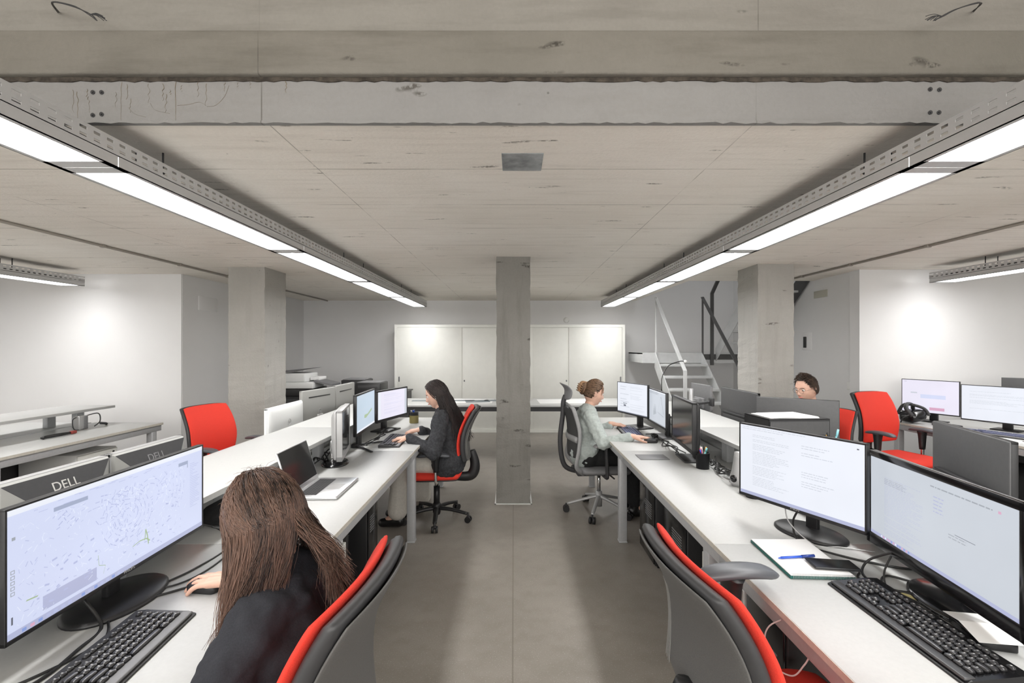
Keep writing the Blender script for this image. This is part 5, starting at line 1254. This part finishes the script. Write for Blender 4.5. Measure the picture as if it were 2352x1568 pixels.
# 1: foreground woman, seen from behind
p1, MH1, o1 = person('woman with long brown hair and dark blazer seen from behind, hand on mouse', (-.55, 1.17, 0), math.radians(178), ((-.90, .88, .80), (-.902, 1.470, .778)), ((-1, .05, -.12), (-1, .06, -.03)),
    head_yaw=-24, head_pitch=22, lean=.015, top='navy_wool', hair='hair_brown', cuff=.86, vox=.0032, curls=((14, 28, 20), (4, 22, 16)), collar=.05, headup=-.035, sleeve=1.10, wrinkle=.012, wscale=.06)
h = Hair(5); h.cap(1.045)
long_hair(h, 4600, [((.080, .125, -.335), .030, 1.2), ((.065, .118, -.285), .030, 1.2), ((.016, .092, -.225), .032, 1.0)], [((.02, -.11, -.24), .03, .8), ((-.135, -.055, -.245), .030, .8), ((-.175, -.035, -.21), .028, 1.3)], kk=1.15, r=.0013, part=-.1)
rr = h.r
for i in range(90):
    d = azel(rr.uniform(-180, 180), rr.uniform(30, 85)); p = head_pt_s(d)*1.1; q = Vector((rr.uniform(-1, 1), rr.uniform(-1, 1), rr.uniform(-.2, .6)))*.02
    h.strand([p, p+q*.6+Vector((0, 0, .006)), p+q*1.4], .0004, .0002, .8)
h.build('hair_brown', p1, MH1)

# 2: dark haired woman at the left row
p2, MH2, o2 = person('woman with long wavy black hair in a charcoal jacket typing at the left desk row', (-.545, 3.97, 0), math.radians(180), ((-.865, 3.715, .785), (-.835, 4.06, .785)), ((-1, .02, -.10), (-1, -.02, -.10)),
    head_yaw=4, head_pitch=20, lean=.055, top='charcoal_wool', legs='cream_cloth', hair='hair_black', cuff=.93, curls=((18, 36, 24),)*2, feet=.44, headup=-.012, sleeve=1.22, hem=.02, wrinkle=.011, wscale=.06)
h = Hair(9); h.cap(1.045)
long_hair(h, 2400, [((.045, .115, -.37), .035, .8), ((-.06, .125, -.38), .060, 1.5), ((-.12, .06, -.42), .05, 1.2)], [((.06, -.105, -.34), .03, .7), ((-.11, -.06, -.40), .04, 1.4)], kk=1.15, r=.0022, wave=2.4, fmin=92)
h.build('hair_black', p2, MH2)
eb = MB().capsule((.004, .086, -.008), (.008, .084, -.028), .005, .003); 
em = MB().raw(eb.v, eb.f, True, MH2).build('earphone', 'cable_white', p2)

# 3: woman in the sage sweater at the right row
p3, MH3, o3 = person('woman in a grey-green sweater with brown hair clipped up at the right desks', (.645, 4.20, 0), math.radians(0), ((.945, 4.37, .785), (.985, 3.77, .782)), ((1, -.08, -.08), (1, .02, -.05)),
    head_yaw=6, head_pitch=18, lean=.02, top='sage_wool', legs='black_cloth', hair='hair_chestnut', cuff=.90, curls=((14, 28, 20), (5, 20, 14)), headup=-.018, wrinkle=.011, sleeve=1.12, hem=-.03, wscale=.06)
h = Hair(13); h.cap(1.05, -28); R = h.r; c = 0
while c < 1500:
    az = R.uniform(-180, 180); el = math.degrees(math.asin(R.uniform(-.5, 1)))
    if not in_hair(az, el, -26): continue
    c += 1; d0 = azel(az, el); d1 = Vector((-1, R.uniform(-.2, .2), R.uniform(-.12, .30))).normalized(); pts = []
    for i in range(8):
        q = i/7; d = (d0*(1-q)+d1*q); 
        if d.length < .15: d = Vector((-.2, .1, 1))
        d.normalize(); pts.append(head_pt_s(d)*(1.055+.05*math.sin(q*PI)+R.uniform(-.008, .012)))
    h.strand(pts, .0018, .0012, R.random())
for i in range(420):    # twisted bun
    a = R.uniform(0, 2*PI); b0 = R.uniform(.008, .050); pts = []
    for j in range(8):
        q = a+j*.42; pts.append(Vector((-.098-R.uniform(0, .010)-.034*math.sqrt(max(0, 1-(b0/.05)**2)), math.cos(q)*b0*1.0, .012+math.sin(q)*b0*1.25)))
    h.strand(pts, .0024, .0014, R.random())
for i in range(30): # loose fringe
    s = R.choice((-1, 1)); p = azel(s*R.uniform(40, 60), R.uniform(25, 42)); a = head_pt_s(p)*1.06; h.strand([a, a+Vector((.004, s*.003, -.03)), a+Vector((0, s*.004, -.06))], .0012, .0005, .9)
h.build('hair_chestnut', p3, MH3)
hc = MB()
for s in (-1, 1):
    hc.tube([(-.095, s*.012, .070), (-.135, s*.020, .060), (-.150, s*.022, .015), (-.140, s*.02, -.03)], .006, n=8, M=MH3, rx=1.4)
    for k in range(4): hc.tube([(-.160, s*.020, .04-k*.02), (-.155, s*.045, .035-k*.02), (-.135, s*.055, .03-k*.02)], .0035, n=6, M=MH3)
hc.build('hair_clip', 'hair_clip', p3)
S, E, W = o3[-1]; u = (W-E).normalized(); bm_ = MB()
for k in range(2): 
    c0 = E+(W-E)*(.955-.03*k); a = u.cross(Vector((0, 0, 1))).normalized(); b_ = u.cross(a); bm_.tube([c0+a*math.cos(x)*.028+b_*math.sin(x)*.028 for x in [i*2*PI/14 for i in range(15)]], .0022, n=6, smooth_path=False)
bm_.build('bracelet', 'gold', p3)

# 4: man behind the monitors
p4, MH4, o4 = person('man with short dark curly hair and thin glasses behind the monitors on the right', (2.66, 4.05, 0), math.radians(199), ((2.28, 3.72, .80), (2.30, 4.10, .80)), ((-1, .1, -.1), (-1, -.1, -.1)),
    head_yaw=-3, head_pitch=14, lean=.0, top='navy_sleeve', hair='hair_short', male=True, headup=.035, torso_r=1.06, vox=.0035, collar=.03)
h = Hair(17); h.cap(1.02, -30); R = h.r; c = 0
CLM = [(azel(R.uniform(-180, 180), R.uniform(-25, 90)), R.random(), R.random()) for _ in range(90)]
while c < 1100:
    az = R.uniform(-180, 180); el = math.degrees(math.asin(R.uniform(-.5, 1)))
    if not in_hair(az, el+R.uniform(-3, 4), -26): continue
    c += 1; d = azel(az, el); cl_ = max(CLM, key=lambda q: q[0].dot(d)); up = .25+.75*max(0, d.z+.1); near = cl_[0].dot(d); p = head_pt_s(d)*(1.02+(.05+.16*cl_[1])*up*(.5+.5*R.random())*max(.3, 1-(1-near)*25)); r0 = R.uniform(.005, .011)
    a = d.cross(Vector((0, .3, 1))).normalized(); b_ = d.cross(a); ph = cl_[2]*6+R.uniform(-.5, .5)
    h.strand([p+a*math.cos(ph+j*.8)*r0+b_*math.sin(ph+j*.8)*r0+d*(.0016*j*up) for j in range(8)], .0022, .0008, min(1, cl_[2]*.6+R.random()*.5), 4)
h.build('hair_short', p4, MH4)
gl = MB()
for s in (-1, 1):
    gl.tube([(.098-.010*abs(math.cos(x)) if 0 else .094, s*.032+math.cos(x)*.023, .004+math.sin(x)*.019) for x in [i*2*PI/18 for i in range(19)]], .0011, n=5, smooth_path=False, M=MH4)
    gl.tube([(.094, s*.055, .008), (.05, s*.079, .010), (-.01, s*.083, .008)], .0011, n=5, M=MH4)
gl.tube([(.094, -.009, .008), (.097, 0, .011), (.094, .009, .008)], .0012, n=5, M=MH4); gl.build('glasses', 'glasses_wire', p4)
